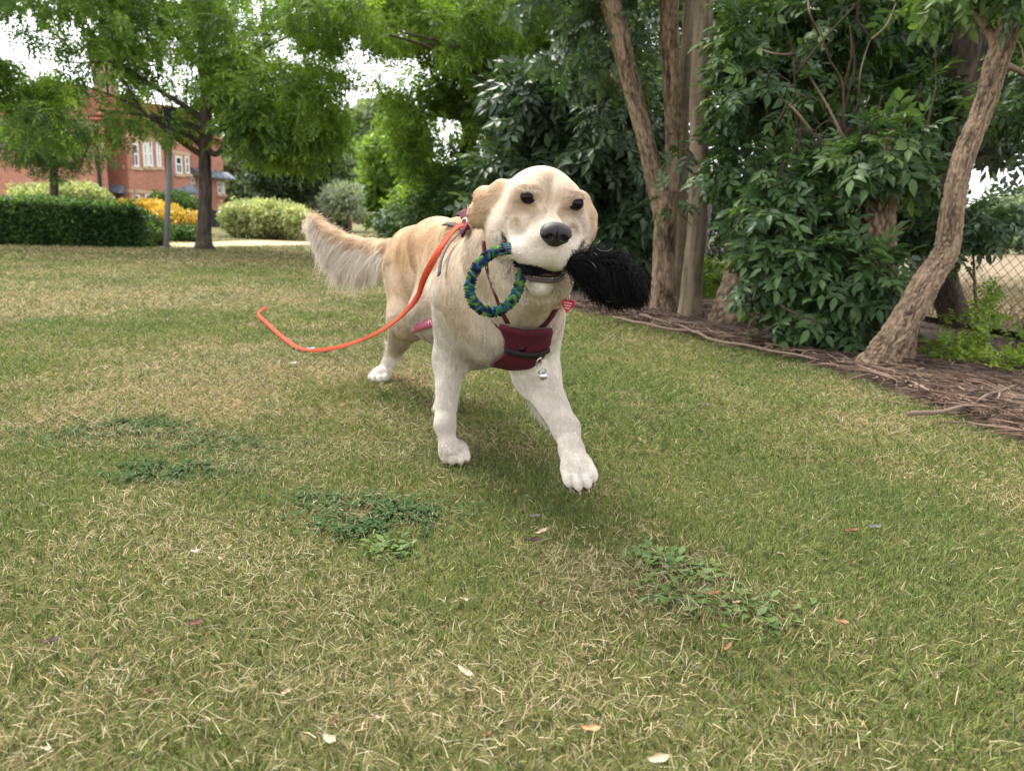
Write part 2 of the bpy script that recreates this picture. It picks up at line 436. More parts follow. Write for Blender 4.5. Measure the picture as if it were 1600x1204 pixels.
hz = .012 + .045 * fbm(Bv.reshape(-1, 2), 3.0, 6, 3) * np.clip(np.tile(uu, len(yy)) / .25, 0, 1) + .012 * np.clip(np.tile(uu, len(yy)) / .08, 0, 1)
hz = np.where(np.tile(uu, len(yy)) == 0, .003, hz)
V = np.column_stack([Bv.reshape(-1, 2), hz]); nu_ = len(uu); i = np.arange(len(yy) - 1)[:, None] * nu_ + np.arange(nu_ - 1)[None]
obj('woodland_floor', V, [np.stack([i, i + 1, i + nu_ + 1, i + nu_], -1).reshape(-1, 4)], m_bed, None, True, 'structure')
def litter(n, y0, y1, u0, u1, r0, r1, L0, L1):
    y = grng.uniform(y0, y1, n); x = edge_x(y) + u0 + (u1 - u0) * grng.random(n) ** 1.3
    th = np.where(grng.random(n) < .45, grng.normal(1.75, .5, n), grng.uniform(0, 3.14, n)) + math.pi * (grng.random(n) < .5)
    th = np.where(y < 3.2, th + .0, th); L = grng.uniform(L0, L1, n) ** 1.0; z0 = grng.uniform(.022, .058, n)
    k = 6; d = np.column_stack([np.cos(th), np.sin(th), grng.normal(0, .06, n)]); P = [np.column_stack([x, y, z0])]
    for _ in range(k - 1):
        P.append(P[-1] + d * (L / (k - 1))[:, None]); d = nrm(d + np.column_stack([grng.normal(0, .25, (n, 2)), grng.normal(-.03, .05, n)]))
    P = np.stack(P, 1); P[..., 2] = np.maximum(P[..., 2], .012)
    pal = np.array([(.125, .080, .055), (.19, .127, .09), (.08, .05, .036), (.25, .18, .13), (.055, .036, .026)])
    c = pal[grng.integers(0, 5, n)] * grng.uniform(.7, 1.2, (n, 1)); rad = grng.uniform(r0, r1, n)[:, None] * np.array([.8, 1, 1, .9, .75, .45])
    return P, rad, c
m_twig = m_attr('twig', .85, .2)
A = litter(11000, .9, 6.0, -.03, 1.3, .0010, .0032, .03, .20); B_ = litter(200, .9, 7, .05, 1.3, .002, .0045, .2, .5); Cc = litter(1800, 5, 14, -.02, 1.6, .003, .006, .1, .4)
strands('twigs', np.concatenate([A[0], B_[0], Cc[0]]), np.concatenate([A[1], B_[1], Cc[1]]), np.concatenate([A[2], B_[2], Cc[2]]), m_twig, None, 'stuff')
# surface roots and fallen sticks one can follow
m_root = m_bark('root bark', (.10, .068, .05), (.27, .20, .15), 60)
def stick(name, pts, r0, r1, label, cat, z=.05):
    P = np.array([gr(x, y, z) for x, y in pts]); P = smooth_path(P, 30); P[:, 2] += .02 * (vnoise(P, 9, 3) - .5)
    o = MB().tube(P, np.linspace(r0, r1, 30), 8).build(name, m_root); tag(o, label, cat); return o
stick('fallen_branch', [(1420, 648), (1500, 636), (1560, 612), (1625, 590)], .008, .004, 'long thin fallen branch lying across the bark at the right edge', 'branch')
stick('fallen_branch', [(960, 496), (1040, 512), (1130, 520), (1215, 528), (1290, 526)], .009, .005, 'fallen branch along the bed below the pale straight trunk', 'branch')
stick('root', [(1190, 545), (1230, 535), (1300, 548), (1370, 585), (1420, 590)], .008, .005, 'exposed root snaking from the leaning trunk', 'root')
stick('root', [(1000, 492), (1060, 508), (1110, 528), (1200, 546), (1280, 560)], .009, .005, 'exposed root running out from the forked tree', 'root')
# ================================================================== the brick terrace, shrubs and lamp post on the left
m_brick, nt, b = mat_new('red brick')
bt = nd(nt, 'TexBrick'); bt.inputs['Color1'].default_value = (.54, .225, .155, 1); bt.inputs['Color2'].default_value = (.42, .16, .11, 1); bt.inputs['Mortar'].default_value = (.38, .26, .20, 1)
bt.inputs['Scale'].default_value = 1.0; bt.inputs['Mortar Size'].default_value = .010; bt.inputs['Brick Width'].default_value = .225; bt.inputs['Row Height'].default_value = .075
at_ = nd(nt, 'UVMap'); nt.links.new(at_.outputs[0], bt.inputs['Vector'])
n_b = noise(nt, .8, 4, .6); mm = nd(nt, 'Mix', data_type='RGBA', blend_type='MULTIPLY'); mm.inputs[0].default_value = .8
nt.links.new(bt.outputs[0], mm.inputs[6]); nt.links.new(ramp(nt, n_b, [(.3, (.78, .74, .72)), (.7, (1.15, 1.1, 1.05))]), mm.inputs[7]); nt.links.new(mm.outputs[2], b.inputs['Base Color'])
b.inputs['Roughness'].default_value = .9
m_stone = m_plain('sandstone', (.52, .38, .26), .85, .12, 4, bmp=.3, dist=.01)
m_white = m_plain('white paint', (.78, .78, .76), .5, .04, 8, bmp=0)
m_lead = m_plain('grey lead roof', (.20, .23, .27), .5, .15, 6, bmp=.2)
m_tile = m_plain('clay tile', (.33, .13, .08), .85, .25, 14, bmp=.5, dist=.03)
m_pane, nt, b = mat_new('window glass'); b.inputs['Base Color'].default_value = (.035, .04, .045, 1); b.inputs['Roughness'].default_value = .08
m_dark = m_plain('dark door', (.03, .03, .035), .5, .2, 10, bmp=0)
m_curtain = m_plain('net curtain', (.55, .52, .50), .9, .1, 30, bmp=0)

class Wall:
    """a frame on a facade: u along, v up, w out of the wall"""
    def __init__(s, a, b_, root):
        s.a = np.array([a[0], a[1], 0.0]); d = np.array([b_[0] - a[0], b_[1] - a[1], 0.0]); s.L = np.linalg.norm(d); s.u = d / s.L
        s.w = np.array([s.u[1], -s.u[0], 0]); s.root = root
        if s.w.dot(C0 - s.a) < 0: s.w = -s.w
        s.M = np.stack([s.u, s.w, [0, 0, 1.0]], 1)
    def U(s, x):                                           # where a photo column meets the wall
        d = ray(x, 340)[:2]; A = np.array([d, -s.u[:2]]).T; t = np.linalg.solve(A, s.a[:2] - C0[:2]); return t[1]
    def Z(s, x, y):
        u = s.U(x); p = s.a + s.u * u; return at(x, y, p[1])[2]
    def box(s, u0, u1, v0, v1, w0, w1, mb=None):
        mb = mb or MB(); return mb.box((u0, w0, v0), (u1, w1, v1), s.M, s.a)
    def wall(s, u0, u1, v0, v1, th=.3, name='wall'):
        o = s.box(u0, u1, v0, v1, -th, 0).build(name, m_brick, s.root, False)
        me = o.data; uv = me.uv_layers.new(name='UVMap'); off = origin(s.root)
        P = np.array([me.vertices[l.vertex_index].co for l in me.loops]) + off - s.a
        c = np.stack([P @ s.u + P @ s.w, P[:, 2]], 1); uv.data.foreach_set('uv', c.astype(np.float32).ravel()); return o
    def window(s, u0, u1, v0, v1, sill=True, head=True, bars=1, curtain=False):
        f = MB(); t = .085
        for q in ((u0, u0 + t, v0, v1), (u1 - t, u1, v0, v1), (u0 + t, u1 - t, v0, v0 + t), (u0 + t, u1 - t, v1 - t, v1)): s.box(*q, .003, .06, f)
        vm = v0 + (v1 - v0) * .55; s.box(u0 + t, u1 - t, vm - .04, vm + .04, .003, .05, f)
        if bars: um = (u0 + u1) / 2; s.box(um - .02, um + .02, v0 + t, vm - .04, .003, .045, f)
        fr_ = f.build('window', m_white, s.root, False)
        s.box(u0 + t, u1 - t, v0 + t, v1 - t, .004, .016).build('pane', m_pane, fr_, False)
        if curtain: s.box(u0 + t + .02, u0 + t + (u1 - u0) * .35, v0 + t, v1 - t, .018, .022).build('curtain', m_curtain, fr_, False)
        if sill: s.box(u0 - .12, u1 + .12, v0 - .16, v0 - .003, .0, .14).build('sill', m_stone, fr_, False)
        if head: s.box(u0 - .10, u1 + .10, v1 + .003, v1 + .22, .0, .035).build('lintel', m_stone, fr_, False)

terr = thing('brick_terrace', 'long red brick terrace with white sash windows and stone bands behind the trees', 'building', at(250, 345, 40) * [1, 1, 0])
# gabled wing at the left end, nearer
wing = Wall(at(-260, 340, 36)[:2], at(168, 340, 36.2)[:2], terr)
wing.wall(0, wing.L, 0, 5.0)
mb = MB(); wing.box(wing.L * .02, wing.L * .985, -0.0, .45, .004, .05, mb); mb.build('plinth', m_stone, terr, False)
for x0, x1 in ((-60, -40), (-120, -100)):
    wing.window(wing.U(x0), wing.U(x1), 2.6, 4.3)
wing.window(wing.U(156), wing.U(163), .45, 1.55, head=True)
mb = MB(); wing.box(wing.L - .28, wing.L - .16, 0, 4.9, .004, .12, mb); mb.build('drainpipe', m_dark, terr, False)
mb = MB(); wing.box(wing.U(105), wing.L - .3, 1.62, 1.85, .004, .05, mb); mb.build('stone_band', m_stone, terr, False)
# three-window bay, then a recess, a second bay and a far wing
def bay(xa, Ya, xb, Yb, top, name='wall'):
    w = Wall(at(xa, 340, Ya)[:2], at(xb, 340, Yb)[:2], terr); w.wall(0, w.L, 0, top, 1.6, name); return w
lk = Wall(at(150, 340, 39.2)[:2], at(192, 340, 38.9)[:2], terr); lk.wall(0, lk.L, 0, 5.6)
lk.window(lk.U(192) - 1.0, lk.U(192) - .25, 3.25, 5.0, bars=0)
b1 = bay(205, 37.8, 262, 40.0, 5.3)
zs = 3.0
for x0, x1, bars, cur in ((210, 222, 1, False), (229, 236, 0, True), (236.5, 243.5, 0, True), (249.5, 256, 0, True)):
    b1.window(b1.U(x0), b1.U(x1), b1.Z(x0, 260), b1.Z(x0, 223), bars=bars, curtain=cur)
for x0, x1 in ((208.5, 219.5), (228, 241), (249, 256)):
    b1.window(b1.U(x0), b1.U(x1), b1.Z(x0, 322), b1.Z(x0, 303.5), head=False)
for y0, y1 in ((216, 212), (302, 296.5)):
    z0, z1 = b1.Z(215, y0), b1.Z(215, y1); mb = MB(); b1.box(-.03, b1.L + .03, z0, z1, .004, .07, mb); mb.build('stone_band', m_stone, terr, False)
b0 = Wall(at(186, 340, 38.9)[:2], at(205, 340, 37.8)[:2], terr); b0.wall(0, b0.L, 0, 5.3)
b0.window(b0.U(191), b0.U(201), b0.Z(196, 259), b0.Z(196, 226), curtain=True)
mb = MB(); b0.box(-.02, b0.L - .003, b1.Z(215, 302), b1.Z(215, 296.5), .004, .07, mb); mb.build('stone_band', m_stone, terr, False)
lk2 = Wall(at(262, 340, 41.2)[:2], at(300, 340, 42.0)[:2], terr); lk2.wall(0, lk2.L, 0, 5.3)
b2 = bay(274, 40.6, 301, 42.0, 4.6)
for x0, x1, bars in ((278, 288, 1), (293, 299, 0)):
    b2.window(b2.U(x0), b2.U(x1), b2.Z(x0, 271), b2.Z(x0, 244), bars=bars)
    b2.window(b2.U(x0), b2.U(x1), b2.Z(x0, 322), b2.Z(x0, 305), head=False)
for y0, y1 in ((303, 299), (241, 237)):
    mb = MB(); b2.box(-.03, b2.L + .03, b2.Z(285, y0), b2.Z(285, y1), .004, .07, mb); mb.build('stone_band', m_stone, terr, False)
b3 = bay(300, 43.5, 352, 46.5, 5.2)
b3.window(b3.U(300.5), b3.U(306), b3.Z(303, 296), b3.Z(303, 277)); 
for x0, x1 in ((341, 346.5), (348.5, 352)):
    b3.window(b3.U(x0), b3.U(x1), b3.Z(x0, 303), b3.Z(x0, 284), bars=0); b3.window(b3.U(x0), b3.U(x1), b3.Z(x0, 338), b3.Z(x0, 323), bars=0)
mb = MB(); b3.box(-.03, b3.L + .03, b3.Z(345, 282), b3.Z(345, 278), .004, .08, mb); mb.build('stone_band', m_stone, terr, False)
# lead-covered canopies: porch by the wing and small bay roofs
def lean_roof(w, u0, u1, z0, z1, dep, name, mat):
    V = []
    for u in (u0, u1):
        for q in ((0, z1), (dep, z0), (dep, z0 - .12), (0, z0 - .12)): V.append(w.a + w.u * u + w.w * q[0] + [0, 0, q[1]])
    o = obj(name, V, [[[0, 1, 5, 4], [1, 2, 6, 5], [2, 3, 7, 6], [0, 3, 2, 1], [4, 5, 6, 7], [0, 4, 7, 3]]], mat, terr, False)
    n_ = max(2, int((u1 - u0) / .55)); mb = MB()
    for i in range(n_ + 1):
        u = u0 + .03 + (u1 - u0 - .06) * i / n_; P = [w.a + w.u * u + w.w * (dep + .01) + [0, 0, z0 + .02], w.a + w.u * u + w.w * .01 + [0, 0, z1 + .02]]
        mb.tube(np.array(P), .03, 5)
    mb.build('seam', mat, o); return o
lean_roof(lk, lk.U(171), lk.U(171) + 1.75, lk.Z(180, 299), lk.Z(180, 277), 1.3, 'porch_roof', m_lead)
for q in (.05, 1.5): lk.box(lk.U(171) + q, lk.U(171) + q + .15, 0, lk.Z(180, 299) - .13, 1.05, 1.2).build('porch_post', m_dark, terr, False)
lk.box(lk.U(171) + .3, lk.U(171) + 1.2, 0, 1.55, .004, .05).build('door', m_dark, terr, False)
lean_roof(lk2, lk2.U(262) + .1, lk2.U(262) + 1.5, lk2.Z(266, 297), lk2.Z(266, 286), 1.0, 'bay_roof', m_lead)
lean_roof(b3, -.1, 1.3, b3.Z(303, 272), b3.Z(303, 262), .9, 'bay_roof', m_lead)
lean_roof(b3, b3.L - 1.5, b3.L + .3, b3.Z(345, 277), b3.Z(345, 268), .7, 'bay_roof', m_lead)
# tiled roofs
def roof(w, u0, u1, z0, rise, dep, over=.35):
    V = []
    for u in (u0 - over, u1 + over):
        for q in ((over, z0 - .15), (-dep / 2, z0 + rise), (-dep, z0 - .15)): V.append(w.a + w.u * u + w.w * q[0] + [0, 0, q[1]])
    o = obj('roof', V, [[[0, 1, 4, 3], [1, 2, 5, 4], [0, 3, 5, 2]], [[0, 2, 1], [3, 4, 5]]], m_tile, terr, False)
    mb = MB(); n_ = int(math.hypot(rise, dep / 2) / .33)
    for i in range(n_):
        f_ = (i + .3) / n_; q = over * (1 - f_) - dep / 2 * f_; z = (z0 - .15) * (1 - f_) + (z0 + rise) * f_
        mb.box((u0 - over, q - .05, z), (u1 + over, q + .08, z + .05), w.M, w.a)
    mb.build('tile_course', m_tile, o, False, 'stuff'); return o
roof(wing, 0, wing.L, 5.0, 1.2, 8); roof(b1, -1.2, b1.L + .4, 5.3, 1.7, 7); roof(lk2, 0, lk2.L + 1, 5.3, 1.7, 8); roof(b3, 0, b3.L, 5.2, 1.8, 6)
g = MB(); b1.box(b1.L * .55, b1.L * .55 + .9, 6.4, 8.8, -3.6, -2.9, g); b1.box(b1.L * .55 - .06, b1.L * .55 + .96, 8.8, 9.0, -3.66, -2.84, g); g.build('chimney', m_brick, terr, False)

# dark fence and lamp post
fr_ = thing('board_fence', 'dark grey board fence beside the end of the brick terrace', 'fence', at(340, 345, 40) * [1, 1, 0])
a_, b_ = at(326, 340, 40), at(355, 340, 41.5)
for i in range(9):
    q = a_ + (b_ - a_) * i / 9; q2 = a_ + (b_ - a_) * (i + .93) / 9; w_ = Wall(q[:2], q2[:2], fr_)
    w_.box(0, w_.L, .02, 1.05 - .05 * i + .02 * (i % 2), -.02, .02).build('board', m_plain('fence board', (.045, .048, .055), .8, .2, 9) if i == 0 else bpy.data.materials['fence board'], fr_, False)
lp_ = gr(259.5, 389); lamp = thing('lamp_post', 'thin grey lamp post with a dark box head between hedge and lawn tree', 'lamp post', lp_)
m_post = m_plain('galvanised post', (.23, .235, .235), .5, .12, 12, bmp=.1)
top_ = at(266.5, 196, lp_[1])
MB().tube(np.array([lp_, lp_ * .5 + top_ * .5, top_]), [.046, .042, .038], 14).build('post', m_post, lamp)
MB().tube(np.array([lp_ + [0, 0, 0], lp_ + [0, 0, .03]]), [.07, .07], 16).build('base_collar', m_post, lamp)
MB().box((-.065, -.07, -.06), (.065, .07, .24), None, top_).box((-.075, -.08, .24), (.075, .08, .27), None, top_).build('lamp_head', m_dark, lamp, False)
# ================================================================== foliage machinery
trng = np.random.default_rng(33)
def leaflet(o, d, n, L, w, full=True, fold=.25, droop=.15):
    """one leaf from o along d with face normal n -> verts, tris"""
    d = nrm(d); n = nrm(n - d * n.dot(d)); s_ = np.cross(d, n)
    if not full:
        return [o, o + d * L * .45 + s_ * w, o + d * L - n * L * droop, o + d * L * .45 - s_ * w], [[0, 1, 2], [0, 2, 3]]
    if full == 2:
        c1, c2 = o + d * L * .3 - n * w * fold * .4, o + d * L * .65 - n * (L * droop * .35)
        return [o, c1, c2, o + d * L - n * L * droop, o + d * L * .25 + s_ * w * .85 + n * 0, o + d * L * .6 + s_ * w * .8 - n * L * droop * .3 + n * w * fold, o + d * L * .25 - s_ * w * .85, o + d * L * .6 - s_ * w * .8 - n * L * droop * .3 + n * w * fold], \
            [[0, 4, 1], [4, 5, 2], [4, 2, 1], [5, 3, 2], [0, 1, 6], [6, 2, 7], [6, 1, 2], [7, 2, 3]]
    c = o + d * L * .45 - n * w * fold
    return [o, o + d * L * .42 + s_ * w, c, o + d * L * .42 - s_ * w, o + d * L - n * L * droop], [[0, 2, 1], [1, 2, 4], [0, 3, 2], [2, 3, 4]]
def spray(kind, L, full, rg):
    """a twig with its leaves; returns verts, tris, per-vertex leaf number; the twig runs along +Y, faces +Z"""
    V, T, K = [], [], []; k = 0
    def put(o, d, n, l, w):
        nonlocal k
        v, t = leaflet(np.array(o, float), np.array(d, float), np.array(n, float), l, w, full, rg.uniform(.15, .4), rg.uniform(.05, .3))
        T.extend([[a + len(V) for a in x] for x in t]); V.extend(v); K.extend([k] * len(v)); k += 1
    if kind == 'pinnate':                                  # elder, ash: pairs and an end leaflet
        m = 3
        for i in range(m):
            y = L * (.35 + .25 * i)
            for s_ in (-1, 1):
                put((0, y, -.05 * y), (s_ * .9, .55, rg.uniform(-.25, .05)), (rg.normal(0, .2), rg.normal(0, .2), 1), L * rg.uniform(.42, .55), L * .115)
        put((0, L, -.05 * L), (0, 1, -.3), (rg.normal(0, .2), 0, 1), L * .55, L * .13)
    elif kind == 'simple':                                 # alternate broad leaves along a twig
        for i in range(7):
            y = L * (.12 + .13 * i); s_ = (-1) ** i
            put((0, y, 0), (s_ * .8, .7, rg.uniform(-.5, .1)), (rg.normal(0, .35), rg.normal(0, .35), 1), L * rg.uniform(.28, .40), L * .085)
    elif kind == 'ash':                                    # finer leaflets, lawn tree
        for i in range(4):
            y = L * (.25 + .2 * i)
            for s_ in (-1, 1):
                put((0, y, -.08 * y), (s_ * .85, .65, rg.uniform(-.4, .1)), (rg.normal(0, .3), rg.normal(0, .3), 1), L * rg.uniform(.30, .42), L * .062)
        put((0, L, -.08 * L), (0, 1, -.4), (0, rg.normal(0, .3), 1), L * .4, L * .07)
    else:                                                  # clump: small leaves all ways
        for i in range(10):
            a = rg.normal(0, 1, 3); a /= np.linalg.norm(a); o = rg.normal(0, .22, 3) * L
            put(o, a + [0, .3, 0], rg.normal(0, 1, 3) + [0, 0, .8], L * rg.uniform(.30, .5), L * .12)
    return np.array(V), np.array(T), np.array(K)

def crown_points(clumps, n, shell=.45, gap=0.30, gfreq=.9, seed=0):
    """points through ellipsoid clumps (centre, radii); noise opens gaps"""
    vol = np.array([np.prod(r_) ** (2/3) for c, r_ in clumps]); ci = trng.choice(len(clumps), int(n * 2.2), p=vol / vol.sum())
    c = np.array([x[0] for x in clumps])[ci]; r_ = np.array([x[1] for x in clumps])[ci]
    d = nrm(trng.normal(0, 1, (len(ci), 3))); rad = trng.random(len(ci)) ** (1 / 3.0); rad = rad * (1 - shell) + shell * (1 - trng.random(len(ci)) ** 2 * .5)
    p = c + d * rad[:, None] * r_ * (.8 + .4 * fbm(c + d * 2, 1.3, 20, 2)[:, None])
    q = fbm(p, gfreq, 50 + seed, 2); k = q > np.quantile(q, gap)
    p, d = p[k][:n], d[k][:n]; return p, d

def foliage(name, root, p, d, L, kind, mat, full=False, droop=.4, up=.9, tint=.5, tvar=.22, jit=.35, kindtag='stuff', part_label=None):
    n = len(p); tm = [spray(kind, 1.0, full, trng) for _ in range(5)]; pick = trng.integers(0, 5, n)
    y = nrm(d * .8 + trng.normal(0, .55, (n, 3)) + np.array([0, 0, -droop])); z = nrm(np.array([0, 0, up]) + trng.normal(0, .4, (n, 3)) + d * .3)
    z = nrm(z - y * (z * y).sum(1, keepdims=True)); x = np.cross(y, z); sc = L * trng.uniform(1 - jit, 1 + jit, n)
    tb = np.clip(tint + (fbm(p, 1.4 / max(L * 4, .3), 61, 2) - .5) * .9 * (tvar / .22) + trng.normal(0, tvar * .5, n), 0, 1)
    Vs, Ts, ts = [], [], []; o = 0
    for q in range(5):
        i = np.where(pick == q)[0]
        if not len(i): continue
        v, t, kk = tm[q]
        W_ = p[i][:, None] + sc[i][:, None, None] * (v[None, :, 0:1] * x[i][:, None] + v[None, :, 1:2] * y[i][:, None] + v[None, :, 2:3] * z[i][:, None])
        Vs.append(W_.reshape(-1, 3)); Ts.append((t[None] + (o + np.arange(len(i)) * len(v))[:, None, None]).reshape(-1, 3)); o += len(i) * len(v)
        lt = trng.normal(0, tvar * .45, (len(i), kk.max() + 1)); ts.append(np.clip(tb[i][:, None] + lt[:, kk], 0, 1).ravel())
    V = np.vstack(Vs); TOT['tris'] += sum(len(t) for t in Ts)
    return obj(name, V, [np.vstack(Ts)], mat, root, False, kindtag, tint=np.concatenate(ts))
TOT = {'tris': 0}
def limbs(mb, start, ends, r0, r1, n=14, sag=.0, wob=.06, sub=3, sublen=.35):
    """curved branches from points along a trunk to crown clumps, each with a few side branches"""
    for s_, e in zip(start, ends):
        s_, e = np.array(s_, float), np.array(e, float); L = np.linalg.norm(e - s_)
        mid = (s_ + e) / 2 + trng.normal(0, wob * L, 3) + [0, 0, sag * L]
        P = smooth_path([s_, mid, e], n); rr = np.linspace(r0, r1, n); mb.tube(P, rr, 6, tint=.5)
        for _ in range(sub):
            i = trng.integers(n // 3, n - 1); d = nrm(nrm(e - s_) + trng.normal(0, .7, 3)); l_ = L * sublen * trng.uniform(.6, 1.3)
            P2 = smooth_path([P[i], P[i] + d * l_ * .5 + trng.normal(0, .08 * l_, 3), P[i] + d * l_ + trng.normal(0, .1 * l_, 3) + [0, 0, -.05 * l_]], 8)
            mb.tube(P2, np.linspace(rr[i] * .55, r1 * .35, 8), 5)
def bark_bump(amp, fy, fa, seed):
    def f(k, seg):
        t = np.linspace(0, 1, k); a = np.linspace(0, 2*np.pi, seg, endpoint=False)
        A, Tt = np.meshgrid(a, t); p = np.stack([np.cos(A) * fa, np.sin(A) * fa, Tt * fy], -1).reshape(-1, 3)
        h = np.minimum(np.abs(fbm(p, 1.0, seed, 3) - .5) * 4.5, 1) * .55; low = fbm(p * .35, 1.0, seed + 4, 2) - .5
        return ((h - .38) * amp * 1.25 + low * amp * .9).reshape(k, seg)
    return f
def trunk(pts, rad, n=60, seg=20, amp=.12, fy=14, fa=2.5, seed=1, mb=None, flare=0.0):
    P = smooth_path(pts, n); t = np.linspace(0, 1, n); rr = np.interp(t, np.linspace(0, 1, len(rad)), rad)
    if flare: rr = rr * (1 + flare * np.exp(-t / .05))
    mb = mb or MB(); return mb.tube(P, rr, seg, bump=bark_bump(amp, fy, fa, seed)), P, rr
def E(x, y, Y, rx, ry, rd):
    """a clump: photo position and reach at distance Y, depth rd in metres"""
    return at(x, y, Y), np.array([rx * Y / F, rd, ry * Y / F])

m_leafA = m_leaf('lawn tree leaf', (.048, .092, .030), (.105, .185, .048), (.25, .36, .065), .48)
m_leafB = m_leaf('hornbeam leaf', (0.030, 0.061, 0.019), (0.061, 0.115, 0.030), (0.115, 0.189, 0.047), .25)
m_leafC = m_leaf('yew leaf', (0.024, 0.043, 0.019), (0.043, 0.074, 0.030), (0.074, 0.115, 0.043), .15)
m_leafP = m_leaf('haze-paled leaf', (0.135, 0.189, 0.101), (0.230, 0.290, 0.162), (0.338, 0.405, 0.230), .3)  # haze over the far trees is put into this pale leaf colour
m_leafO = m_leaf('woodland leaf', (.055, .10, .022), (.125, .205, .038), (.26, .36, .07), .5)
m_leafD = m_leaf('dark elder leaf', (.024, .045, .022), (.056, .096, .046), (.13, .185, .09), .28, .40)
m_leafE = m_leaf('elder leaf', (.026, .054, .022), (.066, .122, .046), (.17, .25, .085), .32, .40)
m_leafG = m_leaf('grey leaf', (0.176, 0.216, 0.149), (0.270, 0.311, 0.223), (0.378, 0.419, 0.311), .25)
m_leafY = m_leaf('yellow green leaf', (0.095, 0.162, 0.022), (0.203, 0.297, 0.041), (0.378, 0.446, 0.068), .35)
m_hedge = m_leaf('hedge leaf', (.028, .060, .019), (.060, .122, .030), (.17, .26, .05), .3)
m_varieg = m_leaf('variegated leaf', (.08, .14, .04), (.30, .34, .14), (.60, .60, .36), .25)
m_flower = m_leaf('orange flower', (.09, .14, .03), (.52, .31, .045), (.66, .45, .08), .25)
m_barkL = m_bark('lawn tree bark', (.040, .034, .028), (.13, .108, .085), 26)
m_barkT = m_bark('ridged bark', (.042, .029, .020), (.285, .205, .138), 60, (1, 1, .15), .6, .006)
m_barkS = m_bark('smooth bark', (.085, .064, .042), (.235, .185, .13), 22, (.35, .35, 1.6), .4, .005)
m_barkD = m_bark('dark bark', (.028, .021, .016), (.095, .072, .055), 30)
m_twigB = m_bark('bare twig bark', (.075, .052, .036), (.18, .13, .09), 40)

# ------------------------------------------------------------------ lawn tree on the left
def lawn_tree():
    b0 = gr(320, 390.5); t = thing('lawn_tree', 'spreading tree with a straight dark trunk rising from the lawn beside the lamp post', 'tree', b0)
    Y = b0[1]
    P0 = [b0 - [0, 0, .05], b0 + [0, 0, .25], at(321, 300, Y), at(320, 240, Y), at(323, 170, Y), at(318, 100, Y), at(316, 20, Y), at(312, -90, Y), at(310, -200, Y)]
    mb, P, rr = trunk(P0, [.135, .115, .108, .102, .095, .085, .07, .055, .03], 70, 20, .14, 30, 3, 5, flare=.9)
    mb.build('trunk', m_barkL, t)
    cl = [E(250, 60, 12.0, 150, 60, 1.6), E(110, 105, 11.2, 120, 55, 1.5), E(60, 30, 11, 110, 60, 1.4), E(195, 128, 11.2, 110, 28, 1.2), E(430, 60, 12.4, 120, 70, 1.8), E(455, 165, 12.2, 85, 60, 1.5),
          E(410, 205, 12.0, 56, 36, 1.1), E(490, 230, 12.6, 48, 34, 1.0), E(325, 110, 13.2, 110, 50, 1.5), E(20, 135, 11.0, 70, 34, 1.0), E(330, -60, 12.4, 300, 80, 2.6), E(80, -70, 11.5, 200, 70, 2), E(540, -40, 12.2, 70, 50, 1.4), E(280, 165, 13.0, 70, 30, 1), E(10, 85, 11, 60, 50, 1.2), E(50, 150, 11, 60, 28, 1), E(-30, 30, 11, 70, 60, 1.3), E(130, 20, 11.6, 90, 50, 1.4), E(60, 195, 11.2, 70, 26, 1), E(150, 185, 11.2, 70, 24, 1), E(225, 190, 11.6, 60, 22, 1), E(25, 72, 11, 50, 36, .8), E(60, 80, 11.3, 50, 36, .8)]
    mb = MB()
    paths = [((321, 246), [(290, 226), (240, 188), (200, 160), (120, 130)], 11.6), ((322, 238), [(300, 215), (270, 205), (235, 190)], 12.2), ((322, 232), [(340, 240), (362, 205), (368, 165), (372, 110)], 12.1),
             ((322, 215), [(350, 200), (400, 195), (450, 180)], 12.2), ((321, 190), [(280, 160), (215, 120), (160, 70), (130, 30)], 11.8), ((320, 150), [(340, 120), (400, 80), (440, 40)], 12.3), ((318, 110), [(290, 70), (250, 30), (230, -20)], 12.2),
             ((317, 70), [(330, 40), (350, 0), (370, -60)], 12.5), ((320, 205), [(280, 190), (210, 178), (150, 172)], 11.7)]
    for (sx, sy), pp, Ye in paths:
        pts = [at(sx, sy, Y)] + [at(x, y, Y + (Ye - Y) * (i + 1) / len(pp)) for i, (x, y) in enumerate(pp)]
        Pb = smooth_path(pts, 22); mb.tube(Pb, np.linspace(.055, .012, 22), 8)
        limbs(mb, [Pb[8], Pb[13], Pb[18]], [Pb[i] + trng.normal(0, .6, 3) + [0, 0, .2] for i in (13, 18, 21)], .018, .006, 8, sub=2)
    mb.build('branches', m_barkL, t)
    p, d = crown_points(cl, 12500, .3, .50, 1.7, 1)
    p2, d2 = crown_points([cl[5], cl[6], cl[7], E(440, 130, 12, 100, 60, 1.5)], 1700, .2, .4, 1.8, 2)
    o = foliage('crown', t, p, d, .22, 'ash', m_leafA, False, .55, .9, .60, .32)
    foliage('crown', t, p2, d2, .27, 'ash', m_leafA, False, .6, .9, .85, .2)['label'] = 'bright yellow-green lower boughs'
lawn_tree()

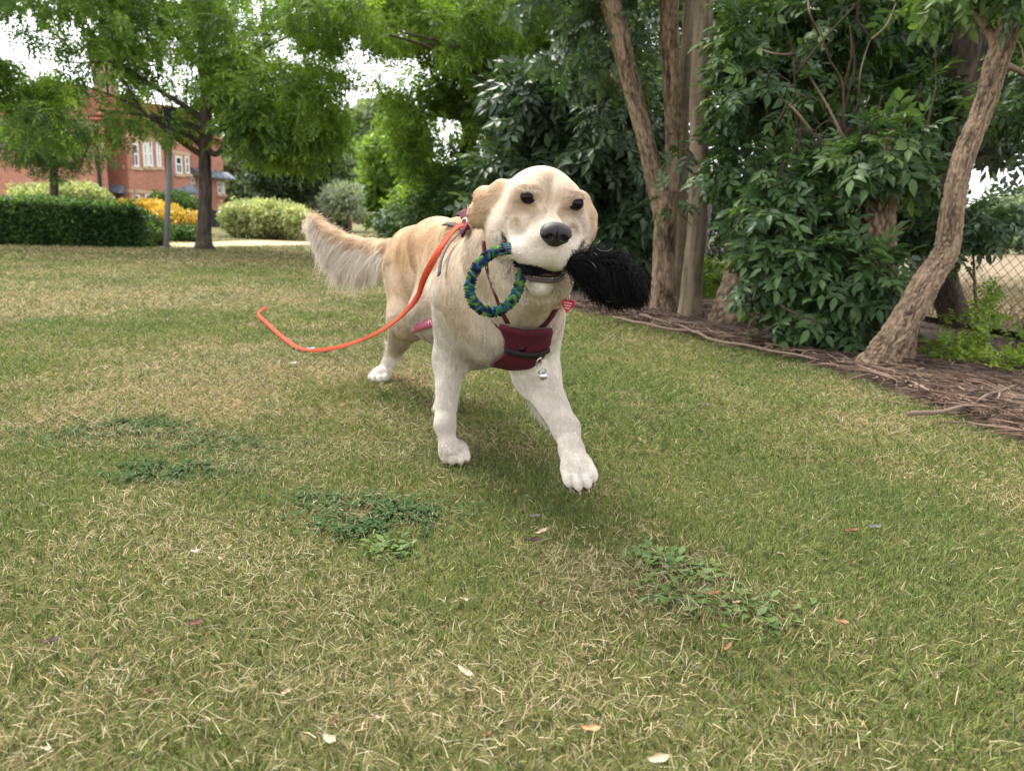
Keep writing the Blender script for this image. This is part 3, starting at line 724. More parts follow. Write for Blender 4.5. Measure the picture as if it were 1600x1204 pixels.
def simple_tree(name, label, cat, base, trunk_pts, trunk_r, clumps, n, L, kind, mat, bark, tint=.45, tvar=.22, shell=.3, gap=.3, full=False, droop=.4, group=None, nlimb=None, lr=.03, seed=0, gfreq=.9):
    t = thing(name, label, cat, base, group)
    mb, P, rr = trunk(trunk_pts, trunk_r, 30, 12, .10, 14, 2.5, seed)
    mb.build('trunk', bark, t)
    mb = MB(); nl = nlimb if nlimb is not None else len(clumps); st, en = [], []
    for c, r_ in clumps[:nl]:
        j = np.argmin(np.abs(P[:, 2] - (c[2] - .5 * r_[2] - .25 * np.linalg.norm(c[:2] - base[:2])))); j = max(j, 6); st.append(P[j]); en.append(c + trng.normal(0, .15, 3) * r_)
    if nl: limbs(mb, st, en, lr, lr * .25); mb.build('branches', bark, t)
    p, d = crown_points(clumps, n, shell, gap, gfreq, seed); foliage('crown', t, p, d, L, kind, mat, full, droop, .9, tint, tvar); return t

b0 = at(85, 335, 17) * [1, 1, 0]
simple_tree('hornbeam', 'small dense dark green tree with a short trunk behind the clipped hedge', 'tree', b0, [b0, at(85, 300, 17), at(84, 220, 17), at(84, 120, 17)], [.10, .09, .07, .02],
    [E(84, 210, 17, 88, 40, 1.5), E(45, 235, 16.8, 44, 22, 1), E(120, 240, 17, 52, 20, 1), E(84, 165, 17, 70, 38, 1.2), E(152, 212, 17, 30, 22, .7), E(85, 265, 17, 24, 12, .6)], 1700, .22, 'simple', m_leafB, m_barkL, .55, .28, .3, .38, seed=3)
b0 = at(455, 345, 27) * [1, 1, 0]
simple_tree('dark_tree', 'dark green cone-shaped tree behind the pale variegated bush', 'tree', b0, [b0, at(455, 300, 27), at(455, 200, 27)], [.14, .12, .05],
    [E(455, 245, 27, 78, 45, 2), E(450, 285, 27, 50, 30, 1.6), E(460, 200, 27, 85, 40, 2), E(448, 305, 27, 30, 16, 1)], 2600, .40, 'clump', m_leafC, m_barkD, .45, .25, .5, .12, seed=4)
# the wood far behind
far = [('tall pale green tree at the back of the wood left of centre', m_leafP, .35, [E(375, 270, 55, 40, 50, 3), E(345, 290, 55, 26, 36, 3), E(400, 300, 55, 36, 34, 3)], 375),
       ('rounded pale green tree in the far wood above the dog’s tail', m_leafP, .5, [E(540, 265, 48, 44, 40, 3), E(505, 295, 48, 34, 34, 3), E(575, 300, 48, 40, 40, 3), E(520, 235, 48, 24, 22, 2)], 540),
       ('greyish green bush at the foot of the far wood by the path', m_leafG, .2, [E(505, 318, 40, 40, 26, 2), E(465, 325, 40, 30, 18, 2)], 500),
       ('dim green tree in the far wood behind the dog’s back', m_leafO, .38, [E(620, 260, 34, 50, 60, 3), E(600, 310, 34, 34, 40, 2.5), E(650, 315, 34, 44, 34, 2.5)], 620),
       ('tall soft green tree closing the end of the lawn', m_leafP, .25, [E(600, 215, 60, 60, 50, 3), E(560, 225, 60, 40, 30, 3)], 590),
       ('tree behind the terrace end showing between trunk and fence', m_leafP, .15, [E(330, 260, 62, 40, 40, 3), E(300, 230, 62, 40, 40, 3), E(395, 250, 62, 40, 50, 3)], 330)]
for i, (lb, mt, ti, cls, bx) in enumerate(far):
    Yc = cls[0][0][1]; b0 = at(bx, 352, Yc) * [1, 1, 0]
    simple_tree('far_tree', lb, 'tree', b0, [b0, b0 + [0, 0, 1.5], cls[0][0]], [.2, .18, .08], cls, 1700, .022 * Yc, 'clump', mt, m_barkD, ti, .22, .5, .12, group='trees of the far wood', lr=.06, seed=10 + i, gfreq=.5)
b0 = gr(548, 362); b0 = at(548, 352, 25) * [1, 1, 0]
simple_tree('grey_tree', 'small thin grey-green tree with a pale stem standing above the dog’s tail', 'tree', b0, [b0, at(547, 345, 25), at(545, 322, 25), at(540, 300, 25)], [.07, .06, .05, .02],
    [E(540, 312, 25, 34, 20, .9), E(556, 325, 25, 20, 16, .7), E(522, 326, 25, 20, 16, .7), E(545, 335, 25, 26, 10, .7)], 900, .30, 'clump', m_leafG, m_twigB, .45, .2, .3, .3, seed=20, lr=.02)

# ------------------------------------------------------------------ clipped hedge and shrubs
def bush(name, label, cat, base, clumps, n, L, mat, kind='clump', tint=.45, tvar=.25, shell=.75, gap=.04, full=False, group=None, stems=True, toptint=0):
    t = thing(name, label, cat, base, group)
    mb = MB()
    if stems:
        for c, r_ in clumps:
            for _ in range(4):
                q = c + trng.normal(0, .3, 3) * r_; mb.tube(smooth_path([np.array([base[0] * .3 + c[0] * .7, base[1] * .3 + c[1] * .7, 0]), (q + c) / 2 - [0, 0, .2 * r_[2]], q], 6), np.linspace(.02, .006, 6) * min(1, r_[0] * 2.2), 5)
        mb.build('stems', m_barkD, t, kind='stuff')
    p, d = crown_points(clumps, n, shell, gap, 1.5, trng.integers(0, 9)); k = p[:, 2] > .02; p, d = p[k], d[k]
    foliage('leaves', t, p, d, L, kind, mat, full, .1, .9, tint, tvar); return t
def clipped(name, label, front0, front1, depth, h, n, L, mat, tint, tvar, round_=.35, cat='hedge', topcol=None):
    """hedge cut to a box with rounded shoulders: leaves over its faces and inside"""
    a, b_ = np.array(front0), np.array(front1); u = nrm(b_ - a); w = np.array([-u[1], u[0], 0]); w = w if w[1] > 0 else -w; Lh = np.linalg.norm(b_ - a)
    t = thing(name, label, cat, (a + b_) / 2 * [1, 1, 0])
    q = trng.random((n, 3)); f_ = trng.random(n); s_ = np.where(f_ < .45, 0, np.where(f_ < .85, 1, 2))
    U = q[:, 0] * Lh; Wd = np.where(s_ == 0, trng.random(n) ** 2 * .25, q[:, 1] * depth); Zz = np.where(s_ == 1, h - trng.random(n) ** 2 * .2, q[:, 2] * h)
    U = np.where(s_ == 2, np.where(trng.random(n) < .5, 0, Lh) + trng.normal(0, .08, n), U)
    sh = np.clip((Zz - h * (1 - round_)) / (h * round_), 0, 1) ** 2 * h * round_ * .5; Wd = np.clip(Wd, sh, depth - sh)
    Zz = Zz + .10 * (fbm(np.stack([U, Wd], 1), .9, 7) - .5) * (Zz / h); Zz = np.maximum(Zz, .04)
    p = a * [1, 1, 0] + u * U[:, None] + w * Wd[:, None]; p[:, 2] += Zz
    d = nrm(np.where((s_ == 0)[:, None], -w, np.where((s_ == 1)[:, None], [0, 0, 1.0], u)) + trng.normal(0, .4, (n, 3)))
    mb = MB(); g = .25; M3 = np.stack([u, w, [0, 0, 1.0]], 1)
    mb.box((g, g, .02), (Lh - g, depth - g, h * (1 - round_ * .8)), M3, a * [1, 1, 0]); mb.build('inner_wood', m_barkD, t, False)
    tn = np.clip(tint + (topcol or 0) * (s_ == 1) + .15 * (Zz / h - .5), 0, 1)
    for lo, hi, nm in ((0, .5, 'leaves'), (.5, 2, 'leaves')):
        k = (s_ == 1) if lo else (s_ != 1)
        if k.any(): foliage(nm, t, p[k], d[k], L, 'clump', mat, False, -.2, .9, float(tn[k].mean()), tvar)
    return t
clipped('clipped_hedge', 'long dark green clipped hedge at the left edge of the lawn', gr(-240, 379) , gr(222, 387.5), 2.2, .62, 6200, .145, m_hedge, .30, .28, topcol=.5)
bush('low_hedge', 'bright green end of the hedge sloping down beside the lamp post', 'hedge', gr(232, 384), [E(225, 362, 12.9, 26, 22, .8), E(200, 352, 13, 34, 26, .8), E(150, 334, 13, 60, 16, .8), E(60, 322, 12.6, 90, 14, .8), E(240, 368, 12.9, 10, 14, .5)], 2600, .13, m_hedge, tint=.62)
bush('low_hedge', 'small low green hedge between lamp post and lawn tree', 'hedge', gr(280, 381), [E(268, 366, 16, 24, 12, .7), E(296, 367, 16, 20, 11, .7)], 900, .15, m_hedge, tint=.6)
b0 = at(100, 340, 21) * [1, 1, 0]
bush('pale_shrub', 'pale variegated shrub behind the dark hedge under the small tree', 'shrub', b0, [E(75, 310, 21, 45, 20, 1), E(120, 308, 21, 40, 18, 1), E(150, 318, 21, 20, 14, .7)], 1800, .26, m_varieg, tint=.62, tvar=.3)
b0 = at(245, 352, 22) * [1, 1, 0]
bush('orange_shrub', 'shrub covered in orange-yellow flowers behind the lamp post', 'shrub', b0, [E(215, 332, 22, 38, 16, 1), E(260, 342, 22, 44, 15, 1), E(295, 348, 22, 20, 12, .7), E(240, 326, 22.4, 30, 10, .8)], 2200, .24, m_flower, tint=.55, tvar=.5)
b0 = at(272, 345, 26) * [1, 1, 0]
bush('round_bush', 'rounded dark green bush between orange shrub and brick terrace', 'shrub', b0, [E(270, 322, 26, 34, 18, 1.2), E(295, 330, 26, 16, 12, .8)], 1200, .3, m_leafB, tint=.7)
b0 = gr(422, 374)
bush('pale_bush', 'large pale variegated bush clipped to a low block beyond the pale path', 'shrub', b0, [E(385, 344, 20.8, 32, 28, 1.1), E(425, 345, 20.8, 36, 27, 1.1), E(462, 350, 20.8, 26, 22, 1.0), E(420, 330, 21.2, 60, 12, .9), E(408, 360, 20.7, 46, 12, .8)], 3800, .22, m_varieg, tint=.55, tvar=.34)
# ================================================================== the wood along the right of the lawn
def P_(L): return [at(*q) for q in L]
# oak-like tree whose lit boughs hang behind the dog's back
b0 = at(720, 372, 15.5) * [1, 1, 0]
simple_tree('woodland_tree', 'tall bright green tree whose boughs fill the gap left of the dog’s head', 'tree', b0, [b0, at(722, 330, 15.5), at(735, 200, 15.5), at(745, 40, 15.5), at(740, -150, 15.5)], [.22, .19, .16, .12, .05],
    [E(700, 190, 14, 95, 50, 1.5), E(680, 120, 13.6, 110, 45, 1.5), E(760, 130, 14, 90, 60, 1.6), E(675, 245, 14.5, 55, 38, 1.4), E(740, 250, 14.5, 70, 40, 1.3), E(780, 50, 14, 120, 60, 2), E(650, 40, 13, 80, 36, 1.2), E(690, -40, 14, 200, 70, 2.5), E(850, 30, 14.5, 90, 70, 2), E(700, 300, 15.5, 70, 34, 1.2), E(650, 330, 16.5, 40, 20, 1.2)],
    13000, .23, 'simple', m_leafO, m_barkD, .60, .36, .3, .34, lr=.05, seed=31)
b0 = at(860, 385, 11.5) * [1, 1, 0]
simple_tree('woodland_tree', 'shaded tree with thin dark boughs above the dog’s head', 'tree', b0, [b0, at(858, 300, 11.5), at(850, 130, 11.5), at(840, -40, 11.5), at(830, -200, 11.5)], [.17, .15, .13, .10, .05],
    [E(880, 60, 11, 80, 60, 1.3), E(800, 20, 10.5, 90, 50, 1.3), E(930, 120, 10.5, 60, 60, 1.1), E(840, -60, 11, 160, 60, 2), E(780, 95, 11, 70, 30, 1.0), E(620, 25, 10.2, 80, 36, 1.2), E(500, 35, 10.4, 40, 26, .9), E(700, 60, 10.3, 80, 30, 1.0)],
    8000, .19, 'ash', m_leafO, m_barkD, .50, .28, .3, .34, lr=.035, seed=32)
# dark elder behind the toy
b0 = gr(905, 440) + [.35, 1.0, 0]
b0 = at(905, 400, 7.4) * [1, 1, 0]
simple_tree('elder_shrub', 'big dark leafed elder standing behind the dog’s head and black toy', 'shrub', b0, [b0, at(900, 360, 7.4), at(895, 260, 7.4), at(900, 150, 7.4)], [.07, .06, .05, .02],
    [E(880, 200, 7.0, 80, 50, .8), E(950, 230, 6.9, 60, 60, .8), E(880, 280, 7.1, 85, 45, .8), E(965, 320, 6.9, 50, 55, .7), E(900, 350, 7.1, 85, 45, .7), E(810, 290, 7.6, 60, 55, .8), E(800, 350, 7.6, 60, 40, .7), E(930, 400, 6.9, 70, 40, .6), E(840, 160, 7.4, 60, 35, .8), E(940, 150, 7.1, 50, 40, .7)],
    4300, .22, 'pinnate', m_leafD, m_barkD, .42, .30, .35, .2, True, .55, lr=.022, seed=33, gfreq=1.6)
# low growth along the foot of the wood, going back
b0 = at(740, 372, 13.5) * [1, 1, 0]
simple_tree('woodland_shrub', 'shrub of mid green leaves low behind the dog’s back', 'shrub', b0, [b0, at(740, 350, 13.5), at(738, 320, 13.5)], [.05, .04, .02],
    [E(690, 335, 14, 60, 26, 1), E(760, 330, 13.2, 60, 36, 1), E(640, 345, 16, 50, 16, 1), E(725, 300, 13.6, 50, 30, .9)], 2400, .26, 'simple', m_leafB, m_barkD, .5, .28, .35, .15, seed=34, gfreq=1.2)

# forked tree: two limbs from one butt
bF = gr(1036, 494)
t = thing('forked_tree', 'tree forking low into two thick brown trunks right of the black toy', 'tree', bF); Yf = bF[1]
mb, P, rr = trunk([bF - [0, 0, .06], bF + [0, 0, .08], at(1037, 420, Yf), at(1040, 345, Yf), at(1036, 300, Yf)], [.132, .092, .078, .078, .088], 220, 70, .12, 18, 6, 41, flare=.35)
trunk(P_([(1040, 350, Yf), (1024, 285, Yf), (1008, 215, Yf), (985, 130, Yf), (966, 50, Yf), (950, -20, Yf), (930, -140, Yf)]), [.070, .064, .060, .060, .063, .062, .06], 260, 64, .12, 34, 6, 43, mb)
trunk(P_([(1040, 350, Yf + .03), (1050, 285, Yf + .04), (1053, 215, Yf + .08), (1049, 130, Yf + .1), (1046, 50, Yf + .1), (1045, -20, Yf + .12), (1040, -140, Yf + .2)]), [.064, .058, .058, .062, .062, .062, .06], 260, 64, .12, 34, 6, 45, mb)
mb.build('trunk', m_barkT, t)
mb = MB(); limbs(mb, P_([(985, 130, Yf), (966, 50, Yf)]), P_([(940, 90, Yf + .9), (900, 10, Yf + .5)]), .022, .006, sub=3)
mb.build('branches', m_barkT, t)
p, d = crown_points([E(930, 60, Yf + .5, 60, 60, .6), E(890, -40, Yf + .3, 90, 60, .7), E(1010, 60, Yf + 1.3, 60, 70, .5), E(1060, -110, Yf, 140, 40, 1.0), E(950, 170, Yf + 1.4, 40, 50, .5)], 800, .3, .3, 1.5, 5)
foliage('crown', t, p, d, .15, 'pinnate', m_leafD, 2, .5, .9, .5, .28)
# slim second stem beside it
b0 = gr(1062, 492) + [.0, .25, 0]; t = thing('young_tree', 'slim grey trunk half hidden behind the forked tree', 'tree', b0)
mb, P, rr = trunk([b0, at(1060, 420, b0[1]), at(1062, 330, b0[1]), at(1066, 200, b0[1] + .05), at(1075, 40, b0[1] + .1), at(1080, -120, b0[1] + .1)], [.075, .06, .055, .05, .04, .03], 50, 20, .10, 14, 3, 47, flare=.2); mb.build('trunk', m_barkS, t)
# straight pale tree
bS = gr(1076, 503); t = thing('straight_tree', 'straight smooth pale brown trunk right of the forked tree', 'tree', bS); Ys = bS[1]
mb, P, rr = trunk([bS - [0, 0, .05], bS + [0, 0, .1], at(1083, 420, Ys), at(1090, 340, Ys), at(1092, 250, Ys), at(1094, 150, Ys), at(1098, 40, Ys), at(1101, -40, Ys), at(1106, -160, Ys)], [.095, .074, .066, .063, .060, .063, .060, .058, .05], 90, 32, .05, 10, 2, 51, flare=.3); mb.build('trunk', m_barkS, t)
mb = MB(); limbs(mb, P_([(1101, -40, Ys), (1092, 265, Ys)]), P_([(1140, -120, Ys + .3), (1062, 222, Ys - .25)]), .014, .004, sub=2); mb.build('branches', m_barkS, t)
p, d = crown_points([E(1080, -120, Ys, 140, 40, .8), E(1058, 232, Ys - .3, 22, 14, .12), E(1045, 310, Ys - .3, 18, 10, .1)], 150, .3, .3, 1.5, 5); foliage('crown', t, p, d, .13, 'pinnate', m_leafE, 2, .5, .9, .5, .28)
# leaning stub of a third trunk under the elder leaves
bT = gr(1138, 516); t = thing('leaning_stub', 'thick trunk leaning right, its lower part showing under the elder leaves', 'tree', bT); Yt = bT[1]
mb, P, rr = trunk([bT - [0, 0, .05], bT + [0, 0, .05], at(1152, 450, Yt + .05), at(1163, 405, Yt + .12), at(1190, 330, Yt + .3), at(1215, 240, Yt + .5), at(1225, 120, Yt + .6), at(1225, -60, Yt + .8)], [.16, .13, .105, .095, .085, .08, .075, .06], 240, 60, .17, 34, 5, 53, flare=.3); mb.build('trunk', m_barkT, t)

# ------------------------------------------------------------------ the big elder on the right
bE = gr(1290, 560); bE = bE + [.12, .45, 0]
eld = thing('elder', 'broad elder shrub with large leaves spilling to the bark beside the leaning trunk', 'shrub', bE); Ye = bE[1]
mb = MB(); ends = [(1190, 140), (1180, 250), (1240, 90), (1330, 120), (1230, 330), (1190, 420), (1330, 400), (1280, 470), (1400, 300), (1250, 200)]
for x, y in ends:
    e = at(x, y, Ye - .15 + trng.uniform(-.3, .4)); s_ = bE + trng.normal(0, .06, 3) * [1, 1, 0]
    Pb = smooth_path([s_, s_ * .55 + e * .45 + [0, .08, .12], e], 18); mb.tube(Pb, np.linspace(.018, .005, 18), 7)
    limbs(mb, [Pb[9], Pb[13], Pb[16]], [Pb[i] + trng.normal(0, .2, 3) - [0, .12, 0] for i in (12, 15, 17)], .008, .004, 8, sub=1)
mb.build('stems', m_barkD, eld)
Yd0 = 3.5
ecl = [E(1215, 60, Ye + .3, 80, 60, .4), E(1190, 160, Ye + .2, 60, 60, .35), E(1250, 130, Ye + .5, 70, 60, .35), E(1180, 260, Ye, 55, 55, .3), E(1230, 300, Ye, 70, 55, .3), E(1185, 340, Ye - .05, 45, 50, .3), E(1195, 420, Ye - .1, 65, 40, .28), E(1260, 400, Ye - .2, 70, 60, .3),
       E(1320, 440, Ye - .2, 60, 50, .3), E(1270, 480, Ye - .25, 70, 45, .28), E(1220, 500, Ye - .2, 40, 40, .25), E(1330, 510, Ye - .1, 50, 40, .25), E(1250, 535, Ye - .25, 45, 28, .2), E(1290, 340, Ye + .1, 40, 45, .3), E(1425, 330, Ye + .5, 24, 50, .2), E(1390, 225, Yd0, 36, 30, .14), E(1345, 250, Yd0, 30, 26, .12), E(1360, 425, Yd0 - .1, 46, 26, .12), E(1300, 250, Ye + .6, 50, 40, .3), E(1300, 40, Ye + .6, 90, 60, .45), E(1430, 180, Ye + .8, 40, 60, .3)]
p, d = crown_points(ecl, 4700, .35, .33, 2.6, 6)
# the leaves nearest the lens are pieces of their own; the rest stay one mass
dist = np.linalg.norm(p - C0, axis=1); vis = np.argsort(dist + trng.uniform(0, .35, len(p)))[:300]; rest = np.setdiff1d(np.arange(len(p)), vis)
foliage('leaves', eld, p[rest], d[rest], .118, 'pinnate', m_leafE, 2, .6, .9, .40, .32)
lm = []
for q in range(6):
    v, tt, kk = spray('pinnate', .145, 2, trng); rib = MB(); rib.tube(np.array([[0, 0, 0], [0, .07, -.0035], [0, .145, -.0072]]), [.0014, .0011, .0006], 4)
    V = np.vstack([v] + rib.V); T_l = [tt, np.vstack(rib.Q) + len(v)]
    me = raw_mesh('leaf', V, T_l, False); a_ = me.attributes.new('tint', 'FLOAT', 'POINT'); base_t = trng.normal([.25, .40, .5, .35, .62, .45][q], .05, kk.max() + 1)
    a_.data.foreach_set('value', np.concatenate([np.clip(base_t[kk], 0, 1), np.full(len(V) - len(v), .9)]).astype(np.float32)); me.materials.append(m_leafE); lm.append(me)
lowb = np.clip((p[:, 2] - .1) / .9, 0, 1)
for i in vis:
    q = trng.choice(6, p=[.18, .2, .18, .2, .08, .16]) if lowb[i] > .55 else trng.choice(6, p=[.08, .2, .25, .12, .2, .15])
    o = bpy.data.objects.new('leaf', lm[q]); COL.objects.link(o); o.parent = eld
    y = nrm(d[i] * .6 + trng.normal(0, .5, 3) + [0, -.25, -.5]); z = nrm(np.array([0, -.35, .9]) + trng.normal(0, .35, 3)); z = nrm(z - y * z.dot(y)); x = np.cross(y, z); s_ = trng.uniform(.6, 1.12)
    Mx = Matrix.Identity(4); pl = p[i] - bE
    for r_ in range(3): Mx[r_][0], Mx[r_][1], Mx[r_][2], Mx[r_][3] = x[r_] * s_, y[r_] * s_, z[r_] * s_, pl[r_]
    o.matrix_local = Mx
p3, d3 = crown_points([E(1392, 218, 3.5, 40, 34, .16), E(1352, 240, 3.5, 34, 26, .14), E(1420, 262, 3.6, 26, 22, .12), E(1365, 432, 3.45, 44, 26, .12)], 190, .2, .1, 2, 7)
foliage('leaves', eld, p3, d3, .125, 'pinnate', m_leafE, 2, .6, .9, .42, .3)
# dead stump with holes, bare twigs fanning from it
bD = at(1385, 560, 3.62) * [1, 1, 0]; t = thing('dead_stump', 'gnarled dead trunk with a broken top lost among the elder leaves, with a knot hole', 'tree stump', bD); Yd = 3.62
mb, P, rr = trunk([bD, at(1378, 470, Yd), at(1372, 400, Yd), at(1373, 330, Yd), at(1380, 285, Yd), at(1384, 250, Yd), at(1392, 205, Yd + .05)], [.11, .096, .083, .076, .068, .056, .030], 240, 80, .42, 22, 4.5, 57, flare=.2); mb.build('trunk', m_barkT, t)
hp_ = at(1390, 297, Yd - .078); V, Q = uv_ellipsoid(hp_, (.014, .012, .018)) if False else (None, None)
V, Q = tube(np.array([hp_ + [0, -.004, 0], hp_ + [0, .02, 0]]), [.017, .010], 14); mbk = MB(); mbk.tube(np.array([at(1390, 297, Yd - .066), at(1390, 297, Yd - .060)]), [.016, .016], 14); mbk.build('knot_hole', m_plain('hole', (.008, .006, .005), .95, .1, 20, bmp=0), t)
bt_ = thing('bare_twigs', 'pale bare dead twigs fanning upward above the gnarled stump', 'dead branches', at(1300, 200, 3.7)); mb = MB()
for L_ in ([(1322, 240), (1318, 190), (1316, 130), (1295, 90), (1280, 40)], [(1322, 225), (1340, 165), (1345, 110), (1360, 60)], [(1318, 215), (1290, 160), (1262, 115), (1240, 80), (1225, 30)], [(1316, 140), (1330, 90), (1328, 40)], [(1290, 160), (1255, 150), (1225, 130)],
           [(1240, 85), (1215, 85), (1190, 78)], [(1268, 205), (1240, 170), (1205, 140), (1180, 110)], [(1322, 240), (1300, 190), (1268, 205)], [(1345, 245), (1365, 200), (1378, 150)], [(1440, 245), (1452, 180), (1462, 130), (1460, 70)], [(1425, 240), (1420, 200), (1440, 130)],
           [(1350, 320), (1350, 285), (1335, 250), (1322, 240)], [(1385, 270), (1375, 235), (1345, 245)], [(1346, 360), (1348, 310), (1340, 290), (1330, 282)], [(1290, 304), (1310, 308), (1332, 313)], [(1404, 362), (1425, 352), (1452, 348)], [(1282, 60), (1265, 20), (1262, -10)], [(1362, 62), (1385, 40), (1400, 5)], [(1360, 60), (1340, 30), (1345, -5)]):
    pp = [at(x, y, 3.75 + .25 * math.sin(i * 1.7 + x)) for i, (x, y) in enumerate(L_)]; mb.tube(smooth_path(pp, 16), np.linspace(.0070, .0026, 16), 6)
mb.build('twig', m_twigB, bt_)

# ------------------------------------------------------------------ the leaning tree at the right
bL = gr(1360, 582); t = thing('leaning_tree', 'thick rough-barked trunk leaning to the right at the edge of the bark bed', 'tree', bL); Yl = bL[1]
mb, P, rr = trunk([bL + [-.02, 0, -.06], bL + [.03, 0, .05], at(1408, 512, Yl), at(1446, 444, Yl + .02), at(1478, 392, Yl + .05), at(1489, 320, Yl + .06), at(1506, 245, Yl + .08), at(1536, 170, Yl + .1), at(1560, 90, Yl + .12), at(1585, 20, Yl + .15), at(1620, -60, Yl + .2), at(1680, -180, Yl + .3)],
    [.100, .076, .061, .059, .051, .044, .044, .042, .045, .045, .062, .05], 420, 110, .20, 80, 8.0, 61, flare=.25)
trunk([bL + [.17, .10, -.05], at(1412, 545, Yl + .10), at(1418, 505, Yl + .05)], [.06, .05, .045], 40, 30, .15, 8, 4, 62, mb)
mb.build('trunk', m_barkT, t)
mb = MB(); limbs(mb, P_([(1585, 20, Yl + .15), (1545, 130, Yl + .1), (1560, 90, Yl + .12)]), P_([(1540, -80, Yl), (1610, 120, Yl + .5), (1480, -30, Yl + .3)]), .03, .008, sub=4); mb.build('branches', m_barkT, t)
p, d = crown_points([E(1560, -70, Yl + .2, 80, 40, .4), E(1440, -40, Yl + .3, 90, 40, .4), E(1612, 120, Yl + .8, 34, 70, .3), E(1640, -40, Yl - .1, 40, 30, .2)], 520, .3, .25, 2, 5); foliage('crown', t, p, d, .11, 'pinnate', m_leafE, 2, .5, .9, .5, .3)
b0 = at(1500, 520, 4.7) * [1, 1, 0]; t = thing('dark_tree', 'dark shaded trunk standing behind the leaning tree', 'tree', b0)
mb, P, rr = trunk([b0, at(1470, 420, 4.7), at(1462, 300, 4.7), at(1490, 180, 4.7), at(1515, 60, 4.7), at(1530, -120, 4.7)], [.10, .09, .085, .09, .09, .07], 60, 24, .15, 14, 3, 65); mb.build('trunk', m_barkD, t)
mb = MB(); limbs(mb, P_([(1515, 60, 4.7), (1490, 180, 4.7)]), P_([(1590, 180, 5.0), (1580, 210, 5.2)]), .03, .01, sub=4); mb.build('branches', m_barkD, t)
p, d = crown_points([E(1540, 60, 5.0, 90, 70, .5), E(1440, 60, 5.2, 90, 80, .5), E(1570, 160, 5.2, 50, 60, .4), E(1590, 250, 4.4, 22, 26, .2), E(1500, -40, 5, 150, 50, .6)], 800, .3, .30, 1.8, 5); foliage('crown', t, p, d, .17, 'pinnate', m_leafD, True, .5, .9, .35, .25)
# leaves hanging right of the leaning trunk
b0 = at(1530, 560, 3.9) * [1, 1, 0]
simple_tree('elder_sapling', 'dark leafed elder sapling right of the leaning trunk in front of the chain link fence', 'shrub', b0, [b0, at(1525, 480, 3.9), at(1520, 380, 3.9)], [.011, .009, .005],
    [E(1520, 345, 3.8, 34, 26, .22), E(1492, 395, 3.8, 18, 34, .2), E(1560, 322, 3.9, 36, 14, .2)], 190, .10, 'pinnate', m_leafD, m_twigB, .42, .28, .3, .15, 2, .6, lr=.008, seed=36, gfreq=2)

# ------------------------------------------------------------------ dark wood filling in behind
spec = [('dense dark tree behind the elder between straight trunk and stump', 1210, 8.6, [E(1180, 80, 8.6, 110, 90, .9), E(1250, 180, 8.4, 110, 90, .9), E(1190, 280, 8.4, 100, 70, .8), E(1290, 320, 8.6, 90, 70, .8), E(1170, 380, 8.2, 60, 50, .6), E(1330, 60, 8.8, 110, 80, 1.0), E(1240, -40, 8.6, 160, 60, 1.2)]),
        ('dense dark tree far behind the leaning trunk at the top right', 1440, 9.2, [E(1420, 120, 9.2, 110, 90, .9), E(1390, 230, 9.2, 80, 60, .7), E(1500, 50, 9.4, 110, 80, .9), E(1580, 120, 9.6, 60, 70, .8), E(1600, 20, 9.6, 90, 70, .9)]),
        ('dense dark tree behind the forked trunk', 1030, 9.6, [E(1000, 60, 9.6, 90, 80, .9), E(1070, 140, 9.6, 80, 90, .9), E(1010, 230, 9.6, 70, 70, .8), E(1100, 290, 9.4, 60, 70, .7), E(1040, 340, 9.4, 70, 60, .7), E(960, -40, 9.6, 130, 60, 1.1)]),
        ('dark leafy tree deep in the wood above the elder behind the toy', 930, 10.4, [E(930, 150, 10.2, 80, 70, .9), E(870, 230, 10.4, 80, 70, .9), E(960, 260, 10.2, 80, 70, .9), E(820, 180, 10.6, 60, 50, .8), E(900, 340, 10.0, 90, 50, .7), E(820, 320, 10.4, 70, 60, .8)])]
for i, (lb, bx, Yc, cls) in enumerate(spec):
    b0 = at(bx, 440, Yc) * [1, 1, 0]
    simple_tree('woodland_tree', lb, 'tree', b0, [b0, at(bx, 330, Yc), at(bx + 10, 150, Yc), at(bx + 5, -60, Yc)], [.13, .11, .09, .05], cls, 2900, .25, 'simple', m_leafD if i != 1 else m_leafO, m_barkD, [.30, .36, .3, .3][i], .25, .35, .14 if i != 1 else .30, lr=.03, seed=70 + i, gfreq=1.4)
# brush under the trees
for i, (lb, x, Yc, cls) in enumerate([('dry brown brush under the trees right of the pale trunk', 1200, 6.2, [E(1130, 440, 6.4, 50, 26, .5), E(1200, 450, 6.2, 50, 30, .5), E(1260, 440, 6.0, 60, 40, .5)]),
                                       ('dark ivy brush on the ground behind the forked trunk', 1010, 8.2, [E(960, 440, 8.4, 60, 26, .6), E(1040, 445, 8.0, 50, 26, .6), E(1110, 430, 7.6, 50, 40, .6), E(860, 420, 9.5, 60, 20, .7)])]):
    bush('brush', lb, 'undergrowth', at(x, 480, Yc) * [1, 1, 0], cls, 700, .16, m_leafG if False else (m_leafD if i else m_leafY), 'simple', .2 if i else .1, .3, .3, .2)
